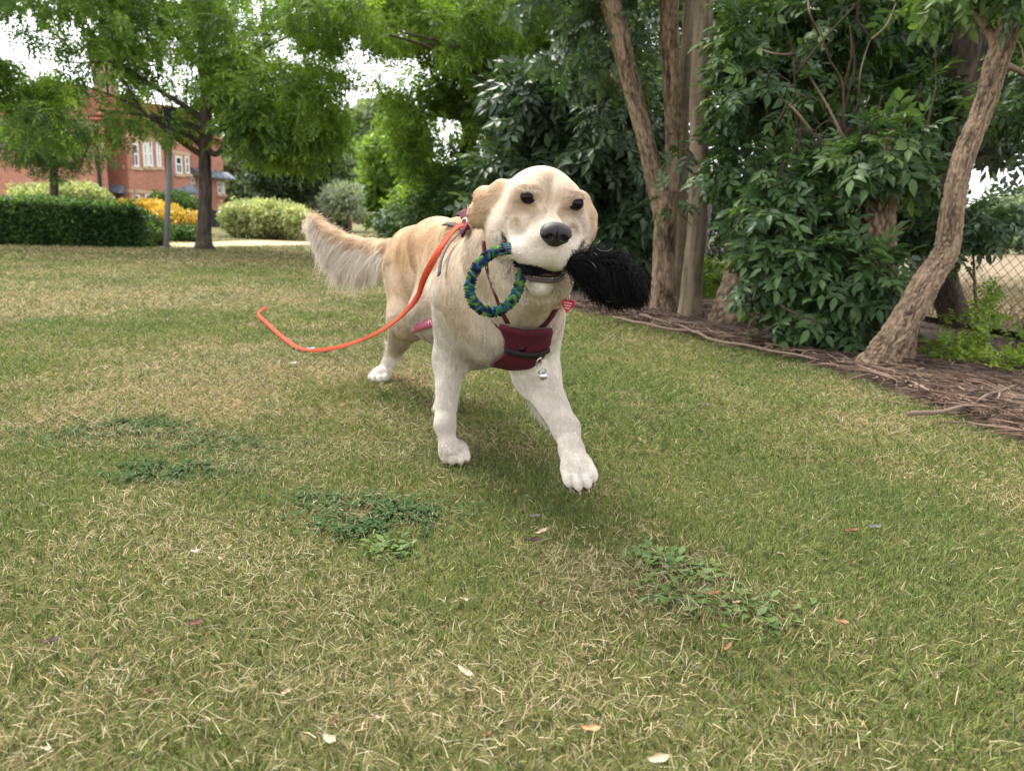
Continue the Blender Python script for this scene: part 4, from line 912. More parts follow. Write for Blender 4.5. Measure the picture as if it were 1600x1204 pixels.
# low yellow-green plants by the fence
for i, (lb, x, y, Y, cls) in enumerate([('low yellow-green plant on the bark right of the leaning trunk', 1490, 575, 3.35, [E(1475, 556, 3.4, 38, 24, .14), E(1500, 520, 3.5, 26, 30, .12), E(1452, 568, 3.4, 18, 10, .1), E(1520, 575, 3.3, 26, 14, .12)]),
                                        ('bright green leafy plant at the right edge under the fence', 1570, 580, 3.2, [E(1560, 552, 3.25, 38, 30, .15), E(1602, 580, 3.1, 36, 18, .15), E(1540, 480, 3.5, 12, 26, .06), E(1600, 535, 3.3, 14, 20, .08)])]):
    bush('low_plant', lb, 'plant', at(x, y, Y) * [1, 1, 0], cls, 430, .065, m_leafY, 'simple', .40, .35, .2, .2, 2, group='low plants by the fence')

# ------------------------------------------------------------------ chain link fence and what lies beyond it
fa, fb = np.array([3.35, 2.2, 0]), np.array([1.75, 7.2, 0]); fu = nrm(fb - fa); fL = np.linalg.norm(fb - fa); fz = np.array([0, 0, 1.0]); fH = 1.15
fen = thing('chain_link_fence', 'rusty chain link fence with diamond mesh at the right edge behind the plants', 'fence', fa)
m_wire = m_plain('weathered wire', (.05, .043, .038), .7, .25, 40, metal=.0, bmp=0)
mb = MB(); g_ = .031; nw = int(fL / g_); kz = int(fH / (g_ / 1.0))
for i in range(nw):
    zz = np.arange(kz + 1) * g_ * .5 * 2; zz = zz[zz <= fH + .01]; x_ = (i + .5) * g_ + (((np.arange(len(zz)) + i) % 2) - .5) * g_ * .98
    P = fa + fu * x_[:, None] + fz * (.03 + zz[:, None]) + np.cross(fu, fz) * (((np.arange(len(zz)) % 2) - .5) * .004)[:, None]
    mb.tube(P, .0022, 4, cap=False)
mb.build('wire_mesh', m_wire, fen)
for u in np.arange(.15, fL, 1.65):
    mbp = MB(); q = fa + fu * u + np.cross(fu, fz) * .03; mbp.tube(np.array([q - fz * .05, q + fz * (fH + .07)]), .022, 12); mbp.build('post', m_post, fen)
for z in (.06, fH * .5, fH + .02):
    mbp = MB(); mbp.tube(np.array([fa + fz * z, fb + fz * z]) + np.cross(fu, fz) * .006, .0022, 5); mbp.build('line_wire', m_wire, fen)
m_dry = m_plain('dry meadow', (.19, .145, .090), .95, .25, 3, bmp=.5, dist=.05)
q0 = [fa + [.35, -2, 0], fb + [.35, 2, 0]]; yy = np.linspace(0, 1, 30); uu = np.concatenate([np.linspace(0, 6, 20), np.linspace(7, 70, 16)])
base = q0[0] + (q0[1] - q0[0]) * yy[:, None]; out_ = np.array([.95, .31, 0])
Vm = base[:, None] + out_ * uu[None, :, None]; Vm[..., 2] = .065 + .05 * fbm(Vm[..., :2].reshape(-1, 2), .8, 3).reshape(Vm.shape[:2]) + .012 * uu[None]
Vm[:, :, 0] += (yy[:, None] - .5) * uu[None] * -.9; Vm[:, :, 1] += (yy[:, None] - .5) * uu[None] * 1.6
k = len(uu); i = np.arange(29)[:, None] * k + np.arange(k - 1)[None]; obj('meadow', Vm.reshape(-1, 3), [np.stack([i, i + 1, i + k + 1, i + k], -1).reshape(-1, 4)], m_dry, None, True, 'structure')
n = 4500; y = grng.uniform(2.0, 9, n); x0 = np.interp(y, [2.2, 7.2], [3.35, 1.75]) + .45; x = x0 + grng.random(n) ** 2 * 5
hh = grng.uniform(.08, .32, n); d = np.column_stack([grng.normal(0, .25, (n, 2)), np.ones(n)]); p0 = np.column_stack([x, y, np.full(n, .04)])
Pg = np.stack([p0, p0 + d * hh[:, None] * .5, p0 + d * hh[:, None] * .85 + np.column_stack([grng.normal(0, .05, (n, 2)), np.zeros(n)]), p0 + d * hh[:, None] + np.column_stack([grng.normal(0, .09, (n, 2)), np.full(n, -.02)])], 1)
strands('dry_grass', Pg, .0022 * np.array([[1, .9, .7, .3]]), STRAWS[grng.integers(0, 5, n)] * grng.uniform(.6, 1.1, (n, 1)), m_grass, None, 'stuff')
for i, (lb, x, Yc, cls) in enumerate([('pale far tree beyond the meadow seen through the fence', 1570, 34, [E(1560, 350, 34, 40, 40, 2), E(1620, 340, 34, 50, 50, 2)]), ('grey-green far bushes beyond the meadow behind the sapling', 1510, 30, [E(1500, 370, 30, 40, 30, 2), E(1460, 360, 30, 40, 40, 2), E(1400, 360, 30, 60, 50, 2), E(1300, 360, 31, 70, 60, 2)])]):
    b0 = at(x, 392, Yc) * [1, 1, 0]; b0[2] = .4
    simple_tree('far_tree', lb, 'tree', b0, [b0, b0 + [0, 0, .6], cls[0][0]], [.12, .1, .05], cls, 1500, .55, 'clump', m_leafP, m_barkD, .35, .2, .5, .12, seed=90 + i, gfreq=.5)
print('leaf tris', TOT)

# ------------------------------------------------------------------ fallen leaves and bark chips on the lawn
def chip(name, x, y, L, w, ang, colr, label, cat, curl=.45, z=.020, grp=None):
    c = gr(x, y, z); a = R(ang); u = np.array([math.cos(a), math.sin(a), .12]); v = np.array([-math.sin(a), math.cos(a), 0.1]); n_ = np.cross(u, v)
    nu_, nv_ = 9, 5; V = []
    for i in range(nu_):
        s_ = i / (nu_ - 1); ww = w * math.sin(math.pi * min(max(s_, .04), .96)) ** .7
        for j in range(nv_):
            q = j / (nv_ - 1) - .5; V.append(c + u * (s_ - .5) * L + v * q * ww + n_ * (curl * L * (s_ - .5) ** 2 + curl * w * 1.6 * q * q + .0012 * math.sin(9 * s_ + 5 * q)))
    V = np.array(V); i = np.arange(nu_ - 1)[:, None] * nv_ + np.arange(nv_ - 1)[None]; Q = np.stack([i, i + 1, i + nv_ + 1, i + nv_], -1).reshape(-1, 4)
    th = n_ * .0009; m_ = len(V); V2 = np.vstack([V, V - th]); rim = []
    per = [k_ * nv_ for k_ in range(nu_)] + [(nu_ - 1) * nv_ + k_ for k_ in range(1, nv_)] + [k_ * nv_ + nv_ - 1 for k_ in range(nu_ - 2, -1, -1)] + list(range(nv_ - 2, 0, -1))
    for a_, b_ in zip(per, per[1:] + per[:1]): rim.append([b_, a_, a_ + m_, b_ + m_])
    key = 'fallen ' + '_'.join('%d' % (q * 100) for q in colr); mt = bpy.data.materials.get(key) or m_plain(key, colr, .8, .3, 180, bmp=.3, dist=.001)
    o = obj(name, V2, [np.vstack([Q, Q[:, ::-1] + m_, rim])], mt); tag(o, label, cat, grp); return o
TAN, ORG, BRN, GRY, PAL = (.30, .19, .10), (.25, .135, .065), (.05, .03, .022), (.12, .11, .10), (.40, .31, .215)
GL = 'fallen leaves and chips on the lawn'
for a_ in [('bark_chip', 846, 830, .030, .008, 40, PAL, 'pale pointed chip leaning on a dark piece below the lifted paw', 'wood chip'), ('bark_chip', 833, 843, .030, .010, 5, BRN, 'dark brown bark piece below the lifted paw', 'wood chip'),
           ('fallen_leaf', 836, 806, .022, .010, 10, GRY, 'small grey curled leaf above the dark bark piece', 'leaf'), ('fallen_leaf', 805, 768, .018, .006, 70, ORG, 'narrow orange leaf between the standing and the lifted paw', 'leaf'),
           ('fallen_leaf', 1115, 926, .022, .007, 15, ORG, 'orange-brown leaf lying below the bright weeds', 'leaf'), ('fallen_leaf', 1315, 971, .023, .008, -35, ORG, 'orange leaf standing out on the right of the foreground', 'leaf'),
           ('fallen_leaf', 1137, 1010, .022, .006, 45, ORG, 'narrow orange leaf tilted up in the lower right foreground', 'leaf'), ('fallen_leaf', 924, 1138, .022, .009, -8, (.36, .21, .10), 'tan oval leaf near the bottom centre', 'leaf'),
           ('bark_chip', 1029, 1186, .024, .011, 10, PAL, 'pale cream chip at the very bottom of the lawn', 'wood chip'), ('fallen_leaf', 1330, 828, .030, .008, 5, (.17, .075, .04), 'reddish brown leaf far right on the lawn', 'leaf'),
           ('fallen_leaf', 1367, 823, .026, .014, -10, GRY, 'grey leaf beside the reddish brown one', 'leaf'), ('fallen_leaf', 1102, 633, .030, .012, 10, GRY, 'grey leaf on the grass left of the bark bed', 'leaf'),
           ('fallen_leaf', 307, 973, .018, .012, 20, (.13, .06, .04), 'red-brown leaf in the left foreground', 'leaf'), ('bark_chip', 728, 1050, .032, .008, -50, PAL, 'long pale split chip standing in the foreground grass', 'wood chip'),
           ('bark_chip', 515, 1155, .020, .010, -40, PAL, 'small cream chip at the bottom left of centre', 'wood chip'), ('fallen_leaf', 305, 861, .018, .008, -20, (.38, .32, .28), 'pale pinkish leaf on the left of the lawn', 'leaf'),
           ('fallen_leaf', 344, 872, .014, .005, -50, PAL, 'narrow cream leaf right of the pale pinkish leaf', 'leaf'), ('fallen_leaf', 487, 545, .040, .022, 0, (.48, .46, .44), 'white curled leaf beside the lead where it meets the grass', 'leaf'),
           ('fallen_leaf', 459, 568, .030, .022, 10, (.44, .42, .37), 'small white leaf below the bend of the lead', 'leaf'), ('fallen_leaf', 509, 551, .030, .014, 10, BRN, 'tiny dark leaf under the lead', 'leaf'),
           ('fallen_leaf', 845, 942, .016, .006, 60, BRN, 'small dark brown leaf in the grass below the lifted paw', 'leaf'), ('fallen_leaf', 80, 1000, .022, .007, 25, (.09, .065, .055), 'dark curled leaf at the lower left', 'leaf')]:
    chip(*a_, grp=GL)
SC = np.random.default_rng(77)
for q in range(26):
    x, y = SC.uniform(40, 1560), SC.uniform(640, 1190) 
    if 640 < x < 960 and y < 800: continue
    cc_ = [ORG, TAN, PAL, (.16, .09, .05), (.22, .16, .10)][SC.integers(0, 5)]
    chip('leaf_scrap', x, y, SC.uniform(.008, .015), SC.uniform(.003, .006), SC.uniform(0, 180), cc_, 'tiny dry leaf scrap lying in the lawn grass', 'leaf', .5, .018, 'tiny leaf scraps scattered over the lawn')
# ================================================================== the dog
WHITE, CREAM, GOLD, DEEP = (np.array(c) for c in ((.645,.59,.52), (.63,.52,.405), (.61,.425,.265), (.575,.365,.21)))

class Sdf:
    def __init__(s, lo, hi, h):
        s.lo = np.array(lo, float); s.h = h
        s.n = np.ceil((np.array(hi) - s.lo) / h).astype(int) + 1
        s.D = np.full(s.n, 0.15, np.float32); s.prims = []
    def dist(s, pr, p):
        if pr['t'] == 'cone':
            a, b = pr['a'], pr['b']; ab = b - a
            t = np.clip(((p - a) @ ab) / ab.dot(ab), 0, 1)
            return np.linalg.norm(p - a - t[..., None] * ab, axis=-1) - (pr['ra'] + t * (pr['rb'] - pr['ra']))
        q = (p - pr['a']) @ pr['R']            # ellipsoid, R's columns are its axes
        r = pr['r']
        k0 = np.linalg.norm(q / r, axis=-1); k1 = np.linalg.norm(q / r**2, axis=-1)
        return np.where(k1 > 1e-6, k0 * (k0 - 1) / np.maximum(k1, 1e-6), -r.min())
    def put(s, pr, sub=False):
        k = pr.get('k', 0.03); pad = k + 0.03
        if pr['t'] == 'cone':
            lo = np.minimum(pr['a'] - pr['ra'], pr['b'] - pr['rb']); hi = np.maximum(pr['a'] + pr['ra'], pr['b'] + pr['rb'])
        else:
            e = np.abs(pr['R']) @ pr['r']; lo, hi = pr['a'] - e, pr['a'] + e
        i0 = np.clip(np.floor((lo - pad - s.lo) / s.h).astype(int), 0, s.n - 1)
        i1 = np.clip(np.ceil((hi + pad - s.lo) / s.h).astype(int) + 1, 1, s.n)
        g = np.stack(np.meshgrid(*[s.lo[a] + s.h * np.arange(i0[a], i1[a]) for a in range(3)], indexing='ij'), -1)
        d = s.dist(pr, g).astype(np.float32)
        sl_ = tuple(slice(i0[a], i1[a]) for a in range(3)); o = s.D[sl_]
        if sub:
            o2, d2 = -o, d
            h_ = np.maximum(k - np.abs(o2 - d2), 0) / k; s.D[sl_] = -(np.minimum(o2, d2) - h_ * h_ * k * 0.25)
        else:
            h_ = np.maximum(k - np.abs(o - d), 0) / k; s.D[sl_] = np.minimum(o, d) - h_ * h_ * k * 0.25
            s.prims.append(pr)
    def cone(s, a, b, ra, rb=None, k=.03, **kw):
        s.put(dict(t='cone', a=np.array(a, float), b=np.array(b, float) + 1e-5, ra=ra, rb=ra if rb is None else rb, k=k, **kw))
    def ell(s, c, r, R_=None, k=.03, sub=False, **kw):
        s.put(dict(t='ell', a=np.array(c, float), r=np.array(r, float), R=np.eye(3) if R_ is None else np.asarray(R_), k=k, **kw), sub)
    def sample(s, p):
        q = (np.asarray(p) - s.lo) / s.h; q = np.clip(q, 0, s.n - 1.001)
        i = q.astype(int); f = q - i; o = 0
        for dx in (0, 1):
            for dy in (0, 1):
                for dz in (0, 1):
                    w = (f[..., 0] if dx else 1 - f[..., 0]) * (f[..., 1] if dy else 1 - f[..., 1]) * (f[..., 2] if dz else 1 - f[..., 2])
                    o = o + w * s.D[i[..., 0] + dx, i[..., 1] + dy, i[..., 2] + dz]
        return o
    def grad(s, p, e=0.006):
        p = np.asarray(p)
        return nrm(np.stack([s.sample(p + d) - s.sample(p - d) for d in np.eye(3) * e], -1))
    def mesh(s):
        import openvdb
        g = openvdb.FloatGrid(0.15); g.copyFromArray(np.ascontiguousarray(s.D, dtype=np.float32))
        P, T, Q = g.convertToPolygons(isovalue=0.0, adaptivity=0.0)
        P = s.lo + np.asarray(P, float) * s.h
        F_ = [f for f in (np.asarray(T), np.asarray(Q)) if len(f)]
        f = F_[-1]; n = np.cross(P[f[:, 1]] - P[f[:, 0]], P[f[:, 2]] - P[f[:, 0]])
        if (n * s.grad(P[f[:, 0]])).sum() < 0: F_ = [x[:, ::-1] for x in F_]
        return P, F_
    def hit(s, x, y, Y0=0.9, Y1=2.9):
        """first point of the surface along the sight line through a photo pixel"""
        d = ray(x, y); t = np.linspace(Y0, Y1, 1400)[:, None]
        p = C0 + d * (t / d[1]); v = s.sample(p); i = int(np.argmax(v < 0))
        return p[i] if v[i] < 0 else None

dog = thing('dog', 'cream golden dog trotting over the lawn with a toy in its mouth', 'dog', (-0.2, 1.85, 0))

# ---- skeleton: the joints in metres
J = dict(withers=at(738, 384, 1.74), mid=at(686, 386, 2.02), croup=at(652, 393, 2.28),
         rib0=at(786, 462, 1.60), rib1=at(738, 455, 1.86), loin=at(697, 440, 2.12), pelvis=at(664, 432, 2.30))
body = Sdf((-0.95, 0.95, -0.03), (0.5, 3.0, 0.85), 0.0037)
back = nrm(J['croup'] - J['withers']); down = np.array([0, 0, -1.0])
def dn(*v): return nrm(sum(v))
T_ = dict(flow=dn(back, down * .45), hl=.024, lift=.09, col=GOLD)
body.cone(J['withers'], J['mid'], .072, .070, .05, **T_)
body.cone(J['mid'], J['croup'], .070, .080, .05, **T_)
body.cone(J['rib0'], J['rib1'], .112, .122, .06, **dict(T_, flow=dn(back * .8, down * .7), col=CREAM, hl=.024))
body.cone(J['rib1'], J['loin'], .122, .102, .06, **dict(T_, col=CREAM * .6 + GOLD * .4))
body.cone(J['loin'], J['pelvis'], .102, .098, .06, **dict(T_, col=GOLD * .6 + CREAM * .4))
# sternum and belly line
body.cone(at(806, 512, 1.53), at(745, 530, 1.75), .075, .06, .05, flow=dn(back * .3, down), hl=.028, lift=.14, col=WHITE)
body.cone(at(745, 530, 1.75), at(690, 500, 2.1), .055, .05, .05, flow=dn(back * .5, down), hl=.030, lift=.13, col=WHITE)
body.cone(at(682, 490, 1.93), at(712, 480, 1.80), .072, .07, .05, flow=dn(back * .6, down * .7), hl=.030, lift=.13, col=WHITE)   # flank
# neck
hc = at(845, 330, 1.30)                                             # centre of the skull
body.cone(at(772, 440, 1.60), hc + np.array([-.005, .07, -.02]), .112, .080, .05, flow=dn(back * .5, down * .8), hl=.024, lift=.11, col=CREAM)
body.cone(at(812, 480, 1.52), at(852, 415, 1.33), .082, .058, .05, flow=dn(down), hl=.026, lift=.13, col=CREAM * .6 + WHITE * .4)
# near front leg (standing)
lg = dict(hl=.009, lift=.12, col=WHITE)
def leg(pts, rad, k, flow0=None, cols=None):
    for i in range(len(pts) - 1):
        a, b = pts[i], pts[i + 1]
        body.cone(a, b, rad[i], rad[i + 1], k[i], **dict(lg, flow=nrm(b - a), col=WHITE if cols is None else cols[i], hl=[.018, .010, .008, .007, .006][min(i, 4)]))
def paw(c, fw, side, up, s_=1.0):
    """four toes round a pad, fw forward, side across, up"""
    Rm = np.stack([side, fw, up], 1)
    body.ell(c, np.array([.031, .036, .024]) * s_, Rm, .012, **dict(lg, flow=fw, hl=.007))
    for q, (sx, fy) in enumerate([(-.024, .022), (-.009, .035), (.009, .035), (.024, .022)]):
        body.ell(c + s_ * (side * sx + fw * fy - up * .004), np.array([.0105, .020, .0150]) * s_, Rm, .003, **dict(lg, flow=fw, hl=.0025))
fr = [at(724, 462, 1.66), at(704, 560, 1.70), at(695, 662, 1.635), at(702, 704, 1.61)]
leg(fr, [.072, .037, .0215, .0205], [.05, .03, .02])
fw = nrm(np.array([.16, -.98, -.12])); sd_ = nrm(np.cross(fw, [0, 0, 1.0])); upv = np.cross(sd_, fw)
fpaw = gr(709, 728) + np.array([0, .035, .026]); paw(fpaw, fw, sd_, upv)
body.cone(fr[3], fpaw, .0205, .023, .02, **dict(lg, flow=down, hl=.008))
# far front leg (lifted)
fl = [at(836, 480, 1.60), at(838, 585, 1.56), at(884, 668, 1.425), at(893, 704, 1.385)]
leg(fl, [.066, .044, .0245, .0215], [.05, .04, .02])
lfw = nrm(at(909, 752, 1.315) - at(893, 704, 1.385)); ls = nrm(np.cross(lfw, [0.05, -1, .3])); ls = ls if ls[0] > 0 else -ls; lu = np.cross(ls, lfw)
lpaw = at(902, 732, 1.335); paw(lpaw, lfw, ls, lu, 1.0)
body.cone(fl[3], lpaw, .0215, .024, .02, **dict(lg, flow=lfw, hl=.008))
# hind legs
rh = [at(652, 428, 2.30), at(640, 497, 2.24), at(617, 548, 2.54), at(598, 586, 2.49)]
leg(rh, [.105, .064, .028, .022], [.06, .04, .02], cols=[GOLD * .4 + CREAM * .6, WHITE * .5 + CREAM * .5, WHITE])
hfw = nrm(np.array([-.10, -.99, -.02])); hs_ = nrm(np.cross(hfw, [0, 0, 1.0])); hu = np.cross(hs_, hfw)
hpaw = gr(591, 600) + np.array([0, .035, .026]); paw(hpaw, hfw, hs_, hu, 1.05)
body.cone(rh[3], hpaw, .022, .024, .02, **dict(lg, flow=down, hl=.008))
lp = gr(694, 652) + np.array([0, .04, .026])
lh = [at(690, 434, 2.28), at(702, 505, 2.04), at(700, 560, 2.27), lp + np.array([0, .06, .05])]
leg(lh, [.095, .062, .034, .027], [.06, .04, .02])
paw(lp, np.array([0, -1.0, 0]), np.array([1.0, 0, 0]), np.array([0, 0, 1.0]), 1.05); body.cone(lh[3], lp, .027, .027, .02, **dict(lg, flow=down, hl=.008))
# tail
tl = smooth_path([at(640, 396, 2.34), at(606, 390, 2.42), at(572, 386, 2.47), at(540, 378, 2.50), at(510, 361, 2.52), at(489, 342, 2.53)], 7)
tr = [.036, .030, .025, .023, .021, .018, .008]
for i in range(6):
    body.cone(tl[i], tl[i + 1], tr[i], tr[i + 1], .03, flow=dn(nrm(tl[i + 1] - tl[i]), down * .5), hl=.026, lift=.08, col=GOLD * .7 + CREAM * .3)

m_pad = m_plain('paw pad', (.055, .04, .04), .6, .2, 120, bmp=.3, dist=.001)
m_claw = m_plain('claw', (.30, .24, .20), .35, .1, 60, bmp=0)
def toes(c, fw, side, up, s_, claws=True, pads=False):
    for sx, fy in [(-.024, .022), (-.009, .035), (.009, .035), (.024, .022)]:
        q = c + s_ * (side * sx + fw * fy - up * .004)
        if claws:
            MB().tube(smooth_path([q + fw * .015 - up * .001, q + fw * .0195 - up * .003, q + fw * .0225 - up * .007], 6), [.0028, .0026, .0023, .0018, .0012, .0005], 8).build('claw', m_claw, dog)
        if pads:
            V, Q = uv_ell(q - up * .0105 - fw * .001, np.array([.0085, .013, .006]) * s_, np.stack([side, fw, up], 1)); obj('paw_pad', V, [Q], m_pad, dog)
    if pads:
        V, Q = uv_ell(c - up * .0205 * s_ - fw * .008, np.array([.020, .016, .007]) * s_, np.stack([side, fw, up], 1)); obj('paw_pad', V, [Q], m_pad, dog)
# ---- head, in its own axes: X to the dog's left, FW out of the face, UP
X0 = nrm(cr * math.cos(R(7.0)) - cu * math.sin(R(7.0)))
FW = nrm(at(869, 371, 1.13) - at(846, 333, 1.30))
FW = nrm(FW + np.array([0, 0, .05])); XH = nrm(X0 - FW * FW.dot(X0)); UP = np.cross(FW, XH)
if UP[2] < 0: UP = -UP
HR = np.stack([XH, FW, UP], 1)
def hd(x, y, z): return hc + HR @ np.array([x, y, z])
fd = lambda x, y, z: nrm(HR @ np.array([x, y, z], float))
FACE = CREAM * .55 + WHITE * .45
def hp(c, r, k=.02, flow=(0, -1, 0), hl=.007, col=FACE, lift=.08, sub=False, rot=None):
    Rm = HR if rot is None else HR @ np.array(Matrix.Rotation(rot[0], 3, rot[1]))
    body.ell(hd(*c), r, Rm, k, sub, flow=fd(*flow), hl=hl, col=col, lift=lift)
hp((0, -.005, .006), (.069, .085, .070), .03, flow=(0, -1, .3), hl=.009, col=CREAM)
for s_ in (-1, 1):
    hp((s_ * .031, .043, .024), (.032, .034, .034), .02, flow=(s_ * .4, -.5, .8), col=CREAM * .9 + DEEP * .1)
    hp((s_ * .046, .030, -.034), (.040, .054, .046), .025, flow=(s_ * .5, -1, -.2), hl=.010)
    hp((s_ * .058, -.015, -.045), (.034, .045, .050), .03, flow=(s_ * .5, -1, -.6), hl=.018, col=CREAM * .5 + WHITE * .5)
    hp((s_ * .030, .090, -.052), (.028, .050, .026), .02, flow=(s_ * .6, -.8, -.35), hl=.006, col=WHITE)
    hp((s_ * .016, .128, -.053), (.018, .021, .020), .014, flow=(s_ * .7, -.3, -.6), hl=.0045, col=WHITE)
hp((0, .092, -.042), (.042, .064, .032), .02, flow=(0, -1, .2), hl=.005, col=WHITE)
body.cone(hd(0, .045, -.010), hd(0, .125, -.026), .033, .026, .02, flow=fd(0, -1, .15), hl=.005, col=CREAM, lift=.1)
body.cone(hd(0, .02, -.092), hd(0, .100, -.108), .033, .021, .015, flow=fd(0, -1, -.2), hl=.006, col=WHITE, lift=.12)
for s_ in (-1, 1):
    hp((s_ * .040, .078, .012), (.020, .016, .014), .014, sub=True)                 # eye sockets
    hp((s_ * .050, .088, -.016), (.012, .030, .012), .016, sub=True)                # hollow beside the bridge of the muzzle
    hp((s_ * .062, .062, -.052), (.005, .016, .020), .012, sub=True, rot=(.35 * s_, 'Y'))   # smile crease behind the lip
    hp((s_ * .036, .056, .030), (.018, .016, .010), .012, flow=(s_ * .4, -.5, .8), col=CREAM)   # brow
# muzzle stop, median furrow, mouth slit, eye sockets
hp((0, .078, .050), (.006, .030, .026), .022, sub=True)
hp((0, .100, -.086), (.055, .056, .0085), .008, sub=True)
EYEPOS = [body.hit(825, 308), body.hit(900, 318)]
for e in EYEPOS:                                                          # upper and lower lids
    n = nrm(nrm(C0 - e) * .7 + FW * .3); u_ = nrm(UP - n * n.dot(UP)); x_ = np.cross(u_, n); Rm = np.stack([x_, n, u_], 1)
    body.ell(e + u_ * .0128 - n * .0030, (.0170, .0070, .0058), Rm, .010, flow=fd(0, -.3, 1), hl=.004, col=CREAM * .8 + DEEP * .2, lift=.05)
# ears: the near one thrown back by the trot, the far one hanging
EAR = GOLD * .75 + DEEP * .15 + CREAM * .10
def ear(pts, rad, thick, nv, col=EAR, fl=None):
    for i in range(len(pts) - 1):
        a, b = pts[i], pts[i + 1]; ax = nrm(b - a); n = nrm(nv - ax * nv.dot(ax)); w = np.cross(ax, n)
        L = np.linalg.norm(b - a)
        body.ell((a + b) / 2, (L * .72, thick, (rad[i] + rad[i + 1]) / 2), np.stack([ax, n, w], 1), .009,
                 flow=ax if fl is None else fl, hl=.016, col=col, lift=.08)
ear([hd(-.056, -.012, .030), hd(-.086, -.020, .016), hd(-.106, -.030, -.006), hd(-.108, -.036, -.036)], [.020, .029, .030, .017], .012, fd(-.5, .8, .35))
ear([hd(.060, -.014, .032), hd(.086, -.016, .012), hd(.096, -.012, -.014), hd(.092, -.008, -.040)], [.020, .025, .025, .014], .011, fd(.8, .5, .2))

# ---- attributes of the coat at any point: direction, length, lift, colour
def coat(p):
    n = len(p); ds = np.stack([body.dist(pr, p) for pr in body.prims], 1)
    w = np.exp(-(ds - ds.min(1, keepdims=True)) / .012); w /= w.sum(1, keepdims=True)
    g = lambda key: np.array([pr[key] for pr in body.prims])
    return w @ g('flow'), w @ g('hl'), w @ g('lift'), w @ g('col')

DV, DF = body.mesh()
def coat_chunks(p):
    out = [coat(p[i:i + 40000]) for i in range(0, len(p), 40000)]
    return [np.concatenate(x) for x in zip(*out)]
dcol = coat_chunks(DV)[3]
_eh = EYEPOS
for e in _eh:                                  # dark pigmented skin of the lids
    w_ = np.clip(1.6 - np.linalg.norm(DV - e, axis=1) / .0090, 0, 1)[:, None]; dcol = dcol * (1 - w_) + np.array([.035, .022, .016]) * w_
m_skin = m_attr('dog skin', .8, .1)
obj('body', DV, DF, m_skin, dog, True, col=np.clip(dcol, 0, .9))

# ---- eyes, nose, mouth
m_eye, nt, b = mat_new('eye'); b.inputs['Base Color'].default_value = (.006, .004, .003, 1); b.inputs['Roughness'].default_value = .04; b.inputs['Specular IOR Level'].default_value = .16
m_rim = m_plain('eye rim', (.014, .010, .009), .6, .2, 200, bmp=0, spec=.15)
m_nose, nt, b = mat_new('nose leather'); b.inputs['Base Color'].default_value = (.022, .019, .021, 1); b.inputs['Roughness'].default_value = .5; b.inputs['Specular IOR Level'].default_value = .28
vn = nd(nt, 'TexVoronoi'); vn.inputs['Scale'].default_value = 700; tcn = nt.nodes.new('ShaderNodeTexCoord'); nt.links.new(tcn.outputs['Object'], vn.inputs['Vector'])
bump(nt, b, vn.outputs['Distance'], .25, .001)
def uv_ell(c, r, Rm, nu=24, nv=16):
    u = np.linspace(0, 2*np.pi, nu, endpoint=False); v = np.linspace(0, np.pi, nv)
    P = np.stack([np.outer(np.sin(v), np.cos(u)), np.outer(np.sin(v), np.sin(u)), np.outer(np.cos(v), np.ones(nu))], -1).reshape(-1, 3)
    i = np.arange(nv - 1)[:, None] * nu; j = np.arange(nu)[None]; j2 = (j + 1) % nu
    Q = np.stack([i + j, i + nu + j, i + nu + j2, i + j2], -1).reshape(-1, 4)
    return np.asarray(c) + (P * r) @ np.asarray(Rm).T, Q
eyes = []
for x, y in ((825, 308), (900, 318)):
    h_ = EYEPOS[len(eyes)]; n = nrm(C0 - h_); n = nrm(n * .7 + FW * .3)
    c = h_ - n * .0062; eyes.append(h_)
    up_ = nrm(UP - n * n.dot(UP)); sx = np.cross(up_, n)
    V, Q = uv_ell(c, (.0122, .0122, .0118), np.stack([sx, n, up_], 1))
    e = obj('eye', V, [Q], m_eye, dog)
    # lids: an almond rim of dark skin, heavier above
    a = np.linspace(.01, 2*np.pi + .01, 41)
    ring = [c + n * (.0066 - .0012 * abs(math.cos(t))) + sx * (.0112 * math.cos(t)) + up_ * (.0096 * math.sin(t)) for t in a]
    V, Q = tube(np.array(ring), .0016 + .0006 * np.maximum(np.sin(a), 0), 8)
    obj('eyelid', V, [Q], m_rim, e)
nsd = Sdf(-np.ones(3) * .04, np.ones(3) * .04, .0008)
nsd.ell((0, -.004, .004), (.0235, .017, .0135), k=.01); nsd.ell((0, -.006, -.008), (.0165, .014, .0135), k=.012)
for s_ in (-1, 1):
    nsd.ell((s_ * .0125, .004, -.001), (.0115, .011, .0105), k=.008)
for s_ in (-1, 1):
    nsd.ell((s_ * .0105, .014, -.0035), (.0055, .008, .0048), k=.004, sub=True)
    nsd.ell((s_ * .0185, .008, -.0055), (.007, .008, .0022), k=.003, sub=True)
nsd.ell((0, .014, -.010), (.0011, .006, .016), k=.003, sub=True)
nV, nF = nsd.mesh(); NOSE = at(869, 366, 1.126)
nose_n = hd(0, 0, 0); nV = NOSE - FW * .004 + nV @ HR.T
obj('nose', nV, nF, m_nose, dog)
print('nose local', HR.T @ (NOSE - hc), 'tip of muzzle', HR.T @ ((body.hit(869, 390) if body.hit(869, 390) is not None else hc) - hc))
m_mouth = m_plain('mouth lining', (.045, .020, .020), .35, .3, 60, bmp=.1)
V, Q = uv_ell(hd(0, .070, -.084), (.046, .060, .012), HR); obj('mouth', V, [Q], m_mouth, dog)
m_lip = m_plain('lip', (.10, .065, .065), .4, .2, 120, bmp=.1)
lipP = smooth_path([hd(-.040, .085, -.095), hd(-.022, .118, -.0945), hd(0, .1265, -.0935), hd(.022, .118, -.0945), hd(.040, .085, -.095)], 24)
